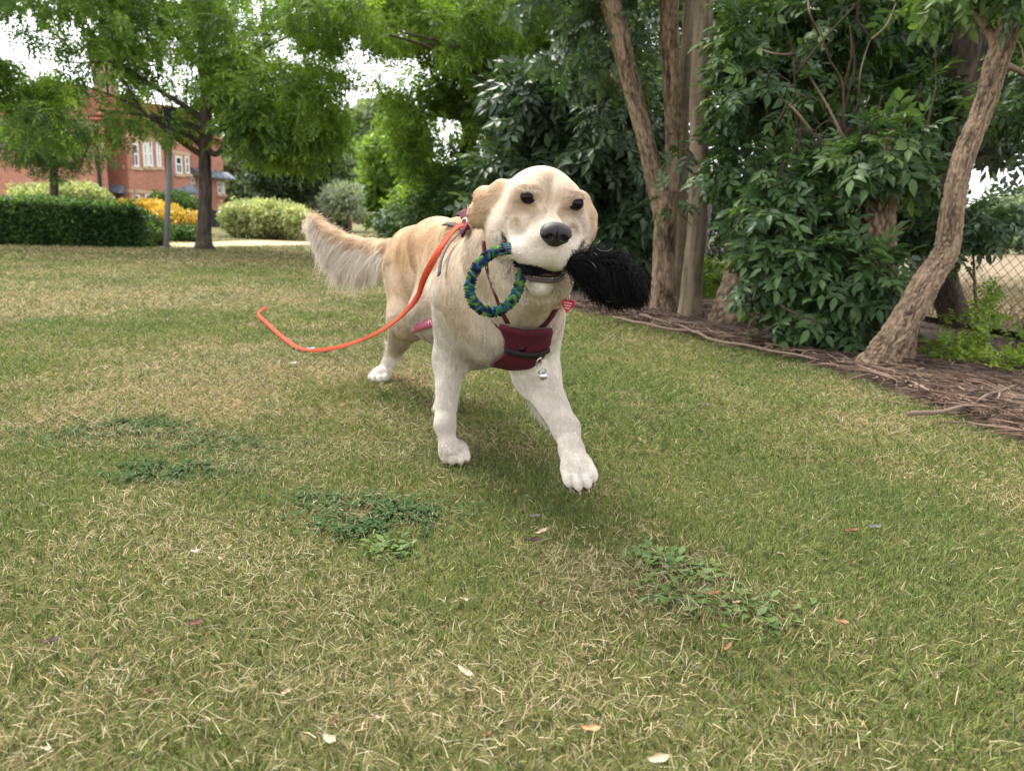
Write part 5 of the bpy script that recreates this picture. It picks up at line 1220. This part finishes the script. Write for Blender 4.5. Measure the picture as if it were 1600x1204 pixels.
V, Q = tube(lipP, .0036, 8); obj('lower_lip', V, [Q], m_lip, dog)
m_tooth = m_plain('tooth', (.75, .70, .60), .3, .05, 60, bmp=0)
mb = MB()
for q in range(-3, 4):
    mb.tube([hd(q * .0052, .121 - abs(q) * .0012, -.094), hd(q * .0052, .1225 - abs(q) * .0012, -.0875)], [.0026, .0014], 6)
mb.build('teeth', m_tooth, dog)

toes(fpaw, fw, sd_, upv, 1.0); toes(lpaw, lfw, ls, lu if lu.dot(np.array([0,-1,.3]))>0 else -lu, 1.0, True, True); toes(hpaw, hfw, hs_, hu, 1.05)
toes(lp, np.array([0, -1.0, 0]), np.array([1.0, 0, 0]), np.array([0, 0, 1.0]), 1.05)
# ------------------------------------------------------------------ harness, collar, tag
m_maroon = m_plain('maroon webbing', srgb(76, 24, 38), .8, .2, 90, bmp=.3, dist=.001)
m_pinkish = m_plain('pink webbing', srgb(160, 74, 98), .8, .15, 90, bmp=.3, dist=.001)
m_black = m_plain('black webbing', (.018, .017, .018), .7, .2, 90, bmp=.3, dist=.001)
m_greyweb = m_plain('grey webbing', (.10, .10, .105), .75, .2, 90, bmp=.3, dist=.001)
m_steel = m_plain('steel', (.55, .55, .55), .28, .1, 40, metal=1.0, bmp=0)
m_orange = m_plain('orange webbing', srgb(165, 54, 20), .7, .12, 120, bmp=.3, dist=.001)
m_print = m_plain('white print', (.75, .72, .72), .7, .05, 60, bmp=0)
strap_pts = []
def ribbon(P, N, w, th, mb=None):
    """flat strap along P with face normals N, width w, thickness th"""
    P = np.asarray(P, float); T = nrm(np.gradient(P, axis=0)); N = nrm(N - T * (N * T).sum(1, keepdims=True)); B = np.cross(T, N)
    w = np.broadcast_to(np.asarray(w, float), (len(P),))[:, None]
    prof = [(-.5, 0), (-.47, 1), (.47, 1), (.5, 0), (.47, -1), (-.47, -1)]
    V = np.stack([P + B * w * u + N * th * .5 * v for u, v in prof], 1).reshape(-1, 3)
    k, s_ = len(P), 6; i = np.arange(k - 1)[:, None] * s_; j = np.arange(s_)[None]; j2 = (j + 1) % s_
    Q = np.stack([i + j, i + j2, i + s_ + j2, i + s_ + j], -1).reshape(-1, 4)
    mb = mb or MB(); return mb.add(V, quads=np.vstack([Q, [[0, 5, 4, 1], [1, 4, 3, 2]], (k-1)*s_ + np.array([[0, 1, 4, 5], [1, 2, 3, 4]])]))
def on_dog(pts, n, off=.013):
    """a path drawn over the coat, lifted off the skin"""
    P = [body.hit(*p) for p in pts]; P = np.array([p for p in P if p is not None])
    P = smooth_path(P, n)
    for _ in range(3): P = P - body.grad(P) * body.sample(P)[:, None]
    N = body.grad(P); strap_pts.append(P); return P + N * off, N
P, N = on_dog([(757, 376), (760, 405), (764, 425), (772, 450), (782, 478), (794, 504)], 24, .001)
hm = ribbon(P, N, .013, .003)
P, N = on_dog([(846, 508), (858, 495), (868, 478)], 10, .004); ribbon(P, N, .016, .003, hm)
harness = hm.build('harness', m_maroon, dog)
# the breast panel, a padded shield
poly = np.array([(786, 500), (820, 508), (857, 506), (852, 530), (842, 552), (828, 567), (800, 567), (770, 562), (790, 545), (792, 522)], float)
def in_poly(p):
    c = np.zeros(len(p), bool); x, y = p[:, 0], p[:, 1]; j = len(poly) - 1
    for i in range(len(poly)):
        (xi, yi), (xj, yj) = poly[i], poly[j]
        c ^= ((yi > y) != (yj > y)) & (x < (xj - xi) * (y - yi) / (yj - yi + 1e-9) + xi); j = i
    return c
def panel(name, pol, off, th, mat, parent):
    global poly
    poly = np.array(pol, float)
    n_ = len(poly); B = []
    for i in range(n_):
        for t in np.linspace(0, 1, 6, endpoint=False): B.append(poly[i] * (1 - t) + poly[(i + 1) % n_] * t)
    B = np.array(B); c = poly.mean(0); rings = [c[None] + (B - c) * s_ for s_ in (1, .97, .85, .65, .4, .15)]
    P2 = np.vstack(rings); H_ = []
    for q in P2:
        h_ = body.hit(*q)
        H_.append(h_ if h_ is not None else np.full(3, np.nan))
    H_ = np.array(H_); ok = ~np.isnan(H_[:, 0])
    if not ok.all():
        for i in np.where(~ok)[0]: H_[i] = H_[ok][np.argmin(np.linalg.norm(P2[ok] - P2[i], axis=1))]
    N = body.grad(H_, .02); strap_pts.append(H_)
    k = len(B); lev = np.repeat([.2, 1, 1.15, 1.2, 1.2, 1.2], k)[:, None]
    V = np.vstack([H_ + N * (off - th), H_ + N * (off + th * (lev - 1))])
    m_ = len(P2); i = np.arange(5)[:, None] * k; j = np.arange(k)[None]; j2 = (j + 1) % k
    Q = np.stack([i + j, i + j2, i + k + j2, i + k + j], -1).reshape(-1, 4)
    Qs = np.stack([j[0], j2[0], j2[0] + m_, j[0] + m_], 1)
    return obj(name, V, [np.vstack([Q + m_, Q[:, ::-1], Qs])], mat, parent)
panel('chest_panel', poly, .019, .008, m_maroon, harness)
P, N = on_dog([(794, 536), (812, 541), (832, 543), (848, 536)], 14, .023); ribbon(P, N, .014, .003).build('chest_band', m_black, harness)
# girth: grey down the side, pink under the flank, maroon yoke on the withers
P, N = on_dog([(732, 362), (716, 382), (702, 405), (697, 432)], 16, .016); ribbon(P, N, .016, .003).build('side_strap', m_greyweb, harness)
hy = [body.hit(*q)[1] for q in ((650, 512), (661, 508), (673, 504))]; print('girth', hy); P = smooth_path([at(643, 516, hy[0] + .10), at(650, 512, hy[0] - .014), at(661, 508, hy[1] - .024), at(673, 504, min(hy[1], hy[2]) - .026), at(686, 499, min(hy[1], hy[2]) - .02)], 14); N = nrm(np.tile(C0, (14, 1)) - P + [-1.0, 0, 0]); girth = ribbon(P, N, .020, .003).build('girth_strap', m_pinkish, harness)
mb = MB()
for i in range(2, 11):
    t = nrm(P[i + 1] - P[i]); b_ = np.cross(t, N[i]); c = P[i] + N[i] * .0016
    for q in (-1, 1):
        mb.tube([c - b_ * .006 + t * .0018 * q, c + b_ * .006 - t * .0010 * q], .0005, 4)
mb.build('strap_print', m_print, girth)
P, N = on_dog([(722, 342), (733, 352), (738, 366)], 10, .016); ribbon(P, N, .030, .005).build('yoke', m_maroon, harness)
hl0 = at(724, 362, 1.66)
P = smooth_path([hl0, at(720, 356, 1.67), at(712, 352, 1.69), at(703, 350, 1.71), at(694, 350, 1.73)], 16)
ribbon(P, np.tile([0.15, -.75, .65], (16, 1)), .015, .003).build('handle', m_plain('dark brown webbing', (.035, .018, .014), .7, .2, 90, bmp=.3, dist=.001), harness)
# steel snap and ring on the breast
def ring(c, r, th, n, up_, sq=1.0, seg=24):
    n = nrm(n); x = nrm(np.cross(up_, n)); y = np.cross(n, x); a = np.linspace(0, 2*np.pi, seg + 1)
    return np.array([c + x * r * math.cos(t) + y * r * sq * math.sin(t) for t in a])
c = body.hit(832, 547); n = body.grad(c[None], .02)[0]; mb = MB()
c1 = c + n * .034; mb.tube(ring(c1, .0075, .001, n + np.array([.5, 0, 0]), UP + XH * -.5, 1.7), .0018, 8)
mb.tube(ring(c1 + np.array([.008, -.002, -.018]), .008, .001, n, UP), .0017, 8)
mb.build('snap_hook', m_steel, harness)
mbq = MB(); V, Q = uv_ell(c1 + np.array([.011, -.004, -.029]), (.008, .004, .008), np.eye(3)); mbq.add(V, quads=Q); mbq.build('bell', m_steel, harness)
# collar with heart tag
nk0, nk1 = hc + np.array([-.005, .07, -.02]), at(772, 440, 1.60)
ax = nrm(nk1 - nk0); cc = nk0 * .35 + nk1 * .65; px_ = nrm(np.cross(ax, [0, 0, 1])); py_ = np.cross(ax, px_)
Pc = []
for t in np.linspace(0, 2*np.pi, 61):
    d = px_ * math.cos(t) + py_ * math.sin(t); r_ = .05
    while body.sample((cc + d * r_)[None])[0] < 0.006 and r_ < .2: r_ += .002
    Pc.append(cc + d * (r_ - .0105))
Pc = np.array(Pc); Nc = nrm(Pc - cc); collar = ribbon(Pc, Nc, .012, .003).build('collar', m_maroon, dog); strap_pts.append(Pc)
tc_ = at(887, 477, 1.335)
a = np.linspace(0, 2*np.pi, 48, endpoint=False)
hx = 16 * np.sin(a)**3; hy = 13*np.cos(a) - 5*np.cos(2*a) - 2*np.cos(3*a) - np.cos(4*a)
tx, ty = nrm(cr * .97 + cu * -.18), nrm(cu * .97 + cr * .18); tn = np.cross(tx, ty)
o2 = tc_ + np.outer(hx, tx) * .00074 + np.outer(hy, ty) * .00096
V = np.vstack([o2 + tn * .001, o2 - tn * .001, tc_ + tn * .001, tc_ - tn * .001]); k = 48; j = np.arange(k); j2 = (j + 1) % k
ht = obj('heart_tag', V, [np.vstack([np.stack([j, j2, np.full(k, 2*k)], 1), np.stack([j2 + k, j + k, np.full(k, 2*k + 1)], 1)]), np.stack([j2, j, j + k, j2 + k], 1)],
         m_plain('pink red enamel', srgb(206, 30, 62), .35, .05, 60, bmp=0), collar, False)
mb = MB()
for row, y in enumerate((.0045, -.0005, -.0055)):
    for q in np.linspace(-.0065, .0065, 6 - row) * (1 - row * .22):
        mb.box((q - .0008, y - .0012, .0011), (q + .0008, y + .0012, .0014), np.stack([tx, ty, tn], 1), tc_)
mb.build('tag_lettering', m_print, ht, False)
MB().tube(ring(tc_ + ty * .014 + tn * .0, .0055, .001, tx, ty), .0009, 6).tube(smooth_path([tc_ + ty * .018, at(876, 464, 1.345), at(862, 452, 1.37)], 8), .0012, 6).build('tag_ring', m_steel, collar)

# ------------------------------------------------------------------ the coat
print('dog z range', DV[:, 2].min(), DV[:, 2].max())
frng = np.random.default_rng(11)
def sample_mesh(n, dens):
    tris = np.vstack([np.vstack([f[:, :3], f[:, [0, 2, 3]]]) if f.shape[1] == 4 else f for f in DF])
    A, B, C = DV[tris[:, 0]], DV[tris[:, 1]], DV[tris[:, 2]]
    w = np.linalg.norm(np.cross(B - A, C - A), axis=1) * dens((A + B + C) / 3); cs = np.cumsum(w); i = np.searchsorted(cs, frng.random(n) * cs[-1])
    u, v = frng.random(n), frng.random(n); s_ = u + v > 1; u[s_], v[s_] = 1 - u[s_], 1 - v[s_]
    return A[i] + (B - A)[i] * u[:, None] + (C - A)[i] * v[:, None]
def clump(P, cell, amt, power=1.6):
    key = np.floor(P[:, 0] / cell + vnoise(P[:, 0], 1 / cell, 3)[:, None] * .8).astype(np.int64)
    key = (key[:, 0] * 73856093) ^ (key[:, 1] * 19349663) ^ (key[:, 2] * 83492791)
    _, inv = np.unique(key, return_inverse=True); cnt = np.bincount(inv); k = P.shape[1]
    mean = np.stack([np.stack([np.bincount(inv, P[:, a, b]) / cnt for b in range(3)], 1) for a in range(k)], 1)[inv]
    t = (np.linspace(0, 1, k) ** power)[None, :, None] * np.asarray(amt).reshape(-1, 1, 1)
    return P * (1 - t) + mean * t
def grow(p, nrm_, flow, L, lift, k=6, droop=.15, wob=.05):
    tang = flow - nrm_ * (flow * nrm_).sum(1, keepdims=True); tang = nrm(tang + 1e-5)
    wv = np.stack([vnoise(p, 22, s_) - .5 for s_ in (5, 6, 7)], 1) * .9 + frng.normal(0, wob, p.shape)
    short = np.clip(1 - L / .014, 0, 1)[:, None]
    d = nrm(tang * (1 - lift[:, None]) + nrm_ * (lift[:, None] + .06 + .24 * short) + wv * .30)
    P = [p - nrm_ * .0003]; st = L / (k - 1)
    for i in range(k - 1):
        P.append(P[-1] + d * st[:, None])
        d = nrm(d + tang * .12 + np.array([0, 0, -1.0]) * droop * (L[:, None] / .05) * .5 - nrm_ * .06)
    return np.stack(P, 1)
def headness(c): return np.clip(1.25 - np.linalg.norm(c - hd(0, .05, -.03), axis=1) / .16, 0, 1)
NF = 420000
p = sample_mesh(NF, lambda c: 1 + 3.5 * (headness(c) > .05) + 1.0 * (c[:, 2] < .22))
n_ = body.grad(p, .008); fl_, L_, li_, co_ = coat_chunks(p)
keep = np.ones(NF, bool)
for e in eyes: keep &= np.linalg.norm(p - e, axis=1) > .0095
keep &= np.linalg.norm(p - (NOSE - FW * .008), axis=1) > .021
loc = (p - hc) @ HR                                                    # inside of the mouth stays bare
keep &= ~((np.abs(loc[:, 0]) < .052) & (loc[:, 1] > .03) & (np.abs(loc[:, 2] + .085) < .0095))
sp = np.vstack(strap_pts); near = np.full(NF, 9.0)
for i in range(0, NF, 20000):
    near[i:i + 20000] = np.sqrt(((p[i:i + 20000, None] - sp[None]) ** 2).sum(-1)).min(1)
L_ = L_ * np.clip(.45 + near / .035, .45, 1) * frng.uniform(.75, 1.25, NF)
fine = (L_ < .012)
p, n_, fl_, L_, li_, co_, fine = (x[keep] for x in (p, n_, fl_, L_, li_, co_, fine))
P = grow(p, n_, fl_, L_, li_)
P = clump(P, .009, np.where(fine, .15, .42)); P = clump(P, .028, np.where(fine, .08, .22))
var = (fbm(p, 14, 4)[:, None] - .5) * .28 + (vnoise(p, 95, 12)[:, None] - .5) * np.where(fine, .10, .30)[:, None] + frng.normal(0, .045, (len(p), 1))
eyew = sum(np.exp(-(np.linalg.norm(p - e, axis=1) / .019) ** 2) for e in eyes)[:, None]  # fur grows darker and warmer towards the eyes
nosew = np.exp(-((np.abs(loc[keep][:, 0]) / .016) ** 2) - ((loc[keep][:, 1] - .135) / .03) ** 2 - ((loc[keep][:, 2] + .06) / .018) ** 2)[:, None]
cl = co_ * (1 + var)
cl = cl * (1 - .45 * np.clip(eyew, 0, 1) * np.array([.7, .9, 1.0])) * (1 - .3 * nosew)
taper = np.array([1, 1, .9, .75, .5, .12])
m_fur, nt, b = mat_new('fur'); a_ = nd(nt, 'Attribute', attribute_name='col'); nt.links.new(a_.outputs['Color'], b.inputs['Base Color'])
b.inputs['Roughness'].default_value = .55; b.inputs['Specular IOR Level'].default_value = .25
t_ = nd(nt, 'BsdfTranslucent'); nt.links.new(a_.outputs['Color'], t_.inputs[0]); mx = nd(nt, 'MixShader'); mx.inputs[0].default_value = .3
nt.links.new(b.outputs[0], mx.inputs[1]); nt.links.new(t_.outputs[0], mx.inputs[2]); nt.links.new(mx.outputs[0], nt.nodes['Material Output'].inputs[0])
strands('coat', P, np.where(fine, .00040, .00050)[:, None] * taper, np.clip(cl, 0, .9), m_fur, dog)

# long feathering: tail, backs of the legs, breeches, breast, ears
FP, FC = [], []
def feather(path, dirs, L, n, spread, col, k=8, droop=.3, lift=.0):
    path = smooth_path(path, 60); i = frng.integers(0, 60, n); u = i / 59
    root = path[i] + frng.normal(0, spread, (n, 3)); dirs = np.atleast_2d(dirs)
    d = nrm(np.array([dirs[0] * (1 - a) + dirs[-1] * a for a in u])) + frng.normal(0, .05, (n, 3)) + (np.stack([vnoise(root, 30, s_) - .5 for s_ in (1, 2, 3)], 1)) * .55
    d = nrm(d); Ls = (np.interp(u, np.linspace(0, 1, len(L)), L)) * frng.uniform(.35, 1.15, n)
    P = [root]
    for _ in range(k - 1):
        P.append(P[-1] + d * (Ls / (k - 1))[:, None]); d = nrm(d + np.array([0, 0, -1.0]) * droop * .25)
    P = np.stack(P, 1); P = clump(P, .012, np.full(n, .80), 1.0); P = clump(P, .030, np.full(n, .35))
    FP.append(P); FC.append(np.asarray(col) * (1 + frng.normal(0, .08, (n, 1))))
PALE = WHITE * .75 + CREAM * .25
feather(tl - [0, 0, .015], [nrm(np.array([-.75, .15, -.55])), nrm(np.array([-.55, .1, -.75]))], [.05, .15, .20, .16, .09, .03], 15000, .013, np.minimum(WHITE * 1.2, .85), droop=.75)
feather(tl, [nrm(np.array([-.6, .1, -.35])), nrm(np.array([-.6, .1, .1]))], [.04, .04, .035, .02], 8000, .014, GOLD * .6 + CREAM * .4)
feather([fr[1] + [-.02, .035, .03], fr[1] * .5 + fr[2] * .5 + [-.012, .028, 0], fr[2] + [-.004, .026, .01]], [nrm(np.array([-.35, .45, -.8]))], [.045, .05, .02], 8000, .007, WHITE)
feather([fl[1] + [-.02, .03, .02], fl[1] * .5 + fl[2] * .5 + [-.022, .02, -.012], fl[2] + [-.02, .015, -.005]], [nrm(np.array([-.35, .4, -.85]))], [.04, .035, .012], 5500, .006, WHITE)
feather([rh[0] + [-.05, .09, .02], rh[1] * .6 + rh[2] * .4 + [-.01, .04, 0], rh[2] + [0, .03, .02]], [nrm(np.array([-.25, .6, -.8]))], [.06, .05, .02], 11000, .014, PALE)
feather([hd(-.045, .00, -.098), hd(0, .06, -.118), hd(.045, .00, -.098)], [nrm(np.array([0, .1, -1]))], [.016, .012, .016], 8000, .014, WHITE * .6 + CREAM * .4)
feather([hd(-.092, -.024, .016), hd(-.112, -.034, -.010), hd(-.112, -.038, -.040)], [fd(-.25, -.8, -.5), fd(-.15, -.5, -.9)], [.010, .017, .015], 2600, .005, EAR)
feather([hd(.090, -.018, .010), hd(.100, -.014, -.016), hd(.094, -.010, -.044)], [fd(.2, -.8, -.5), fd(.1, -.5, -.9)], [.008, .012, .010], 1500, .004, EAR)
FP = np.concatenate(FP); FC = np.concatenate(FC)
strands('feathering', FP, .00042 * np.array([1, 1, 1, .9, .8, .65, .4, .1])[None], np.clip(FC, 0, .9), m_fur, dog)
# whiskers
WP = []
for s_ in (-1, 1):
    for q in range(9):
        a0 = hd(s_ * (.036 + .004 * (q % 3)), .115 + .008 * (q // 3) - .01, -.045 - .008 * (q % 3)); d = fd(s_ * 1, .15 + frng.normal(0, .2), -.1 + frng.normal(0, .25))
        WP.append(np.stack([a0 + d * t * .05 + np.array([0, 0, -.012]) * t * t for t in np.linspace(0, 1, 8)]))
strands('whiskers', np.stack(WP), .00022 * np.linspace(1, .2, 8)[None], np.tile([[.6, .56, .5]], (18, 1)), m_fur, dog)

# ================================================================== the toy, the lead
def toy_rope():
    t = thing('tug_toy', 'black shaggy tug toy with a blue and green plaited loop in the dog’s mouth', 'dog toy', hd(0, .085, -.084))
    YT = 1.185
    px_loop = [(812, 389), (800, 388), (781, 391), (762, 400), (746, 416), (736, 437), (734, 456), (741, 474), (755, 484), (772, 487), (789, 480), (802, 467), (810, 450), (814, 434), (819, 414)]
    Z = [1.225, 1.215, 1.20, 1.185, 1.175, 1.17, 1.17, 1.17, 1.175, 1.18, 1.185, 1.19, 1.20, 1.21, 1.225]
    P = smooth_path([at(x, y, z) for (x, y), z in zip(px_loop, Z)], 420); n = len(P); s_ = np.linspace(0, 1, n)
    seg = 18; T, N, B = frames(P); a = np.linspace(0, 2*np.pi, seg, endpoint=False)
    # gathered cloth: every pleat bulges and leans a little, the colours change from pleat to pleat
    npl = 56; ph = s_ * npl + .35 * np.sin(s_ * 60)
    rr = []; colr = []
    pal = .5 * np.array([srgb(46, 62, 120), srgb(38, 92, 128), srgb(84, 136, 60), srgb(30, 48, 88), srgb(64, 120, 84), srgb(108, 150, 66), srgb(24, 30, 54)])
    pr = np.random.default_rng(5); pick = pr.integers(0, len(pal), (npl + 8, 3))
    end = np.clip(np.minimum(s_ / .03, (1 - s_) / .03), .5, 1)
    for j in range(seg):
        q = ph + .5 * np.sin(a[j] * 1.0 + s_ * 40) + .3 * np.sin(a[j] * 2 + 1.7)
        fr_ = q - np.floor(q); rr.append(end * (.0060 + .0038 * np.sin(np.pi * fr_) ** .8) * (1 + .10 * np.sin(a[j] * 3 + q * 2)))
        idx = np.clip(np.floor(q).astype(int) + 2, 0, npl + 7)
        colr.append(pal[pick[idx, (j * 7 // seg) % 3]])
    rr = np.stack(rr, 1); colr = np.stack(colr, 1)
    V = P[:, None] + rr[..., None] * (np.cos(a)[None, :, None] * N[:, None] + np.sin(a)[None, :, None] * B[:, None])
    i = np.arange(n - 1)[:, None] * seg; j = np.arange(seg)[None]; j2 = (j + 1) % seg
    Q = np.stack([i + j, i + j2, i + seg + j2, i + seg + j], -1).reshape(-1, 4)
    m_rope = m_attr('plaited cloth', .85, .15)
    obj('rope_loop', V.reshape(-1, 3), [Q], m_rope, t, col=colr.reshape(-1, 3))
    # dark stick of cloth through the mouth and the shaggy black tail
    m_blk, nt, b = mat_new('black fleece'); b.inputs['Base Color'].default_value = (.004, .004, .005, 1); b.inputs['Roughness'].default_value = .75
    core = smooth_path([at(816, 404, 1.20), at(836, 409, 1.180), at(872, 411, 1.205), at(902, 410, 1.185), at(940, 424, 1.20), at(978, 445, 1.21)], 40)
    V, Q = tube(core, np.interp(np.linspace(0, 1, 40), [0, .1, .45, .6, .8, 1], [.008, .009, .0085, .016, .026, .012]), 14)
    obj('fleece_core', V, [Q], m_blk, t)
    m_hair, nt, b = mat_new('black yarn'); a_ = nd(nt, 'Attribute', attribute_name='col'); nt.links.new(a_.outputs['Color'], b.inputs['Base Color']); b.inputs['Roughness'].default_value = .75; b.inputs['Specular IOR Level'].default_value = .12
    def tuft(path, n, L, spread, dirs, k=9, curl=.35):
        path = smooth_path(path, 80); i = frng.integers(0, 80, n); u = i / 79
        root = path[i] + nrm(frng.normal(0, 1, (n, 3))) * (np.interp(u, np.linspace(0, 1, len(spread)), spread) * frng.random(n) ** .4)[:, None]
        d = nrm(np.array(dirs)[None] + frng.normal(0, .75, (n, 3)))
        Ls = np.interp(u, np.linspace(0, 1, len(L)), L) * frng.uniform(.3, 1.35, n) ** 1.2; P_ = [root]
        for _ in range(k - 1):
            P_.append(P_[-1] + d * (Ls / (k - 1))[:, None])
            w_ = np.stack([vnoise(P_[-1], 45, s2) - .5 for s2 in (1, 2, 3)], 1)
            d = nrm(d + w_ * curl * 2 + frng.normal(0, .10, d.shape) + np.array([0, 0, -.06]))
        return clump(np.stack(P_, 1), .013, np.full(n, .62), 1.1)
    right = nrm(at(1000, 450, 1.2) - at(890, 408, 1.2))
    A = tuft([at(893, 410, 1.175), at(920, 418, 1.19), at(952, 430, 1.20), at(975, 440, 1.21)], 46000, [.035, .055, .065, .055], [.010, .026, .032, .020], right * 1.1 + [0, 0, -.22])
    Bq = tuft([at(817, 406, 1.20), at(830, 413, 1.178), at(843, 415, 1.178), at(856, 415, 1.19), at(890, 411, 1.18)], 9000, [.018, .020, .012, .022], [.007, .009, .005, .010], [-.1, -.1, -1.0], curl=.6)
    PP = np.concatenate([A, Bq]); g = frng.uniform(.0015, .006, len(PP)); cc_ = np.stack([g, g, g * 1.25], 1)
    odd = frng.random(len(PP)) < .0005; cc_[odd] = (.30, .29, .28)
    strands('shag', PP, .00034 * np.array([1, 1, 1, 1, 1, .9, .8, .6, .3])[None], cc_, m_hair, t)
    # loose pale threads pulled out of the fleece
    LP = []
    for x, y in ((930, 378), (940, 388), (905, 400), (845, 398), (832, 404), (985, 425), (950, 470), (970, 440), (925, 400)):
        c = at(x, y, 1.17); r_ = frng.uniform(.003, .009); ph_ = frng.uniform(0, 6); tw = frng.uniform(3, 5.5)
        LP.append(np.stack([c + cr * r_ * math.cos(ph_ + tw * q) + cu * r_ * .6 * math.sin(ph_ + tw * q) + cr * q * .012 + np.array([0, q * .015, 0]) for q in np.linspace(0, 1, 9)]))
    strands('loose_thread', np.stack(LP), .0003, np.tile([[.25, .24, .23]], (len(LP), 1)), m_hair, t)
toy_rope()

def lead():
    pts = [(727, 349, 1.70), (716, 366, 1.68), (700, 389, 1.60), (681, 421, 1.60), (662, 452, 1.65), (640, 480, 1.76), (612, 506, 2.00), (575, 527, 2.34), (535, 541, 2.70)]
    P = []
    for x, y, Y in pts:
        h_ = body.hit(x, y)
        P.append(at(x, y, min(Y, h_[1] - .035)) if h_ is not None and h_[1] < Y + .25 else at(x, y, Y))
    P = P + [gr(500, 547, .028), gr(482, 547, .022), gr(465, 543, .024), gr(446, 530, .026), gr(428, 515, .03), gr(412, 500, .032), gr(403, 491, .034), gr(407, 485, .04), gr(417, 480, .05)]
    P = smooth_path(P, 150); k = len(P)
    for _ in range(4):                                                   # lies over the coat, never under it
        d = body.sample(P); P = P + body.grad(P) * np.clip(.024 - d, 0, .05)[:, None] * (d < .024)[:, None] * (np.arange(k) > 3)[:, None]
    for _ in range(14): P[1:-1] = .5 * P[1:-1] + .25 * (P[:-2] + P[2:])
    t = np.linspace(0, 1, k)
    N0 = np.stack([np.interp(t, [0, .25, .5, .62, .8, 1], v) for v in ([-.5, -.45, -.3, .0, -.3, .3], [-.85, -.85, -.8, -.6, -.7, -.7], [.25, .3, .5, .8, .7, .7])], 1)
    N0 += np.stack([np.zeros(k), np.sin(t * 14) * .35, np.cos(t * 17) * .3], 1)
    o = ribbon(P, N0, .0185, .0022).build('lead', m_orange)
    o.name = 'dog_lead'; tag(o, 'orange webbing dog lead trailing from the harness back across the grass', 'dog lead')
    T = nrm(np.gradient(P, axis=0)); Nn = nrm(N0 - T * (N0 * T).sum(1, keepdims=True)); Bn = np.cross(T, Nn); st = MB()
    for q in (-1, 1):                                                    # rows of stitching along both edges
        for i in range(0, len(P) - 1): st.tube(np.array([P[i] + Bn[i] * .0068 * q + Nn[i] * .0013, P[i] * .35 + P[i + 1] * .65 + Bn[i] * .0068 * q + Nn[i] * .0013]), .0006, 3)
    st.build('stitching', m_plain('orange thread', srgb(205, 100, 50), .8, .1, 90, bmp=0), o, kind='stuff')
    mb = MB(); c = P[1]; mb.tube(ring(c, .010, .001, np.array([-.6, -.7, .2]), np.array([0, 0, 1.0]), 1.3), .002, 8)
    cl = mb.build('clip', m_steel, o)
lead()
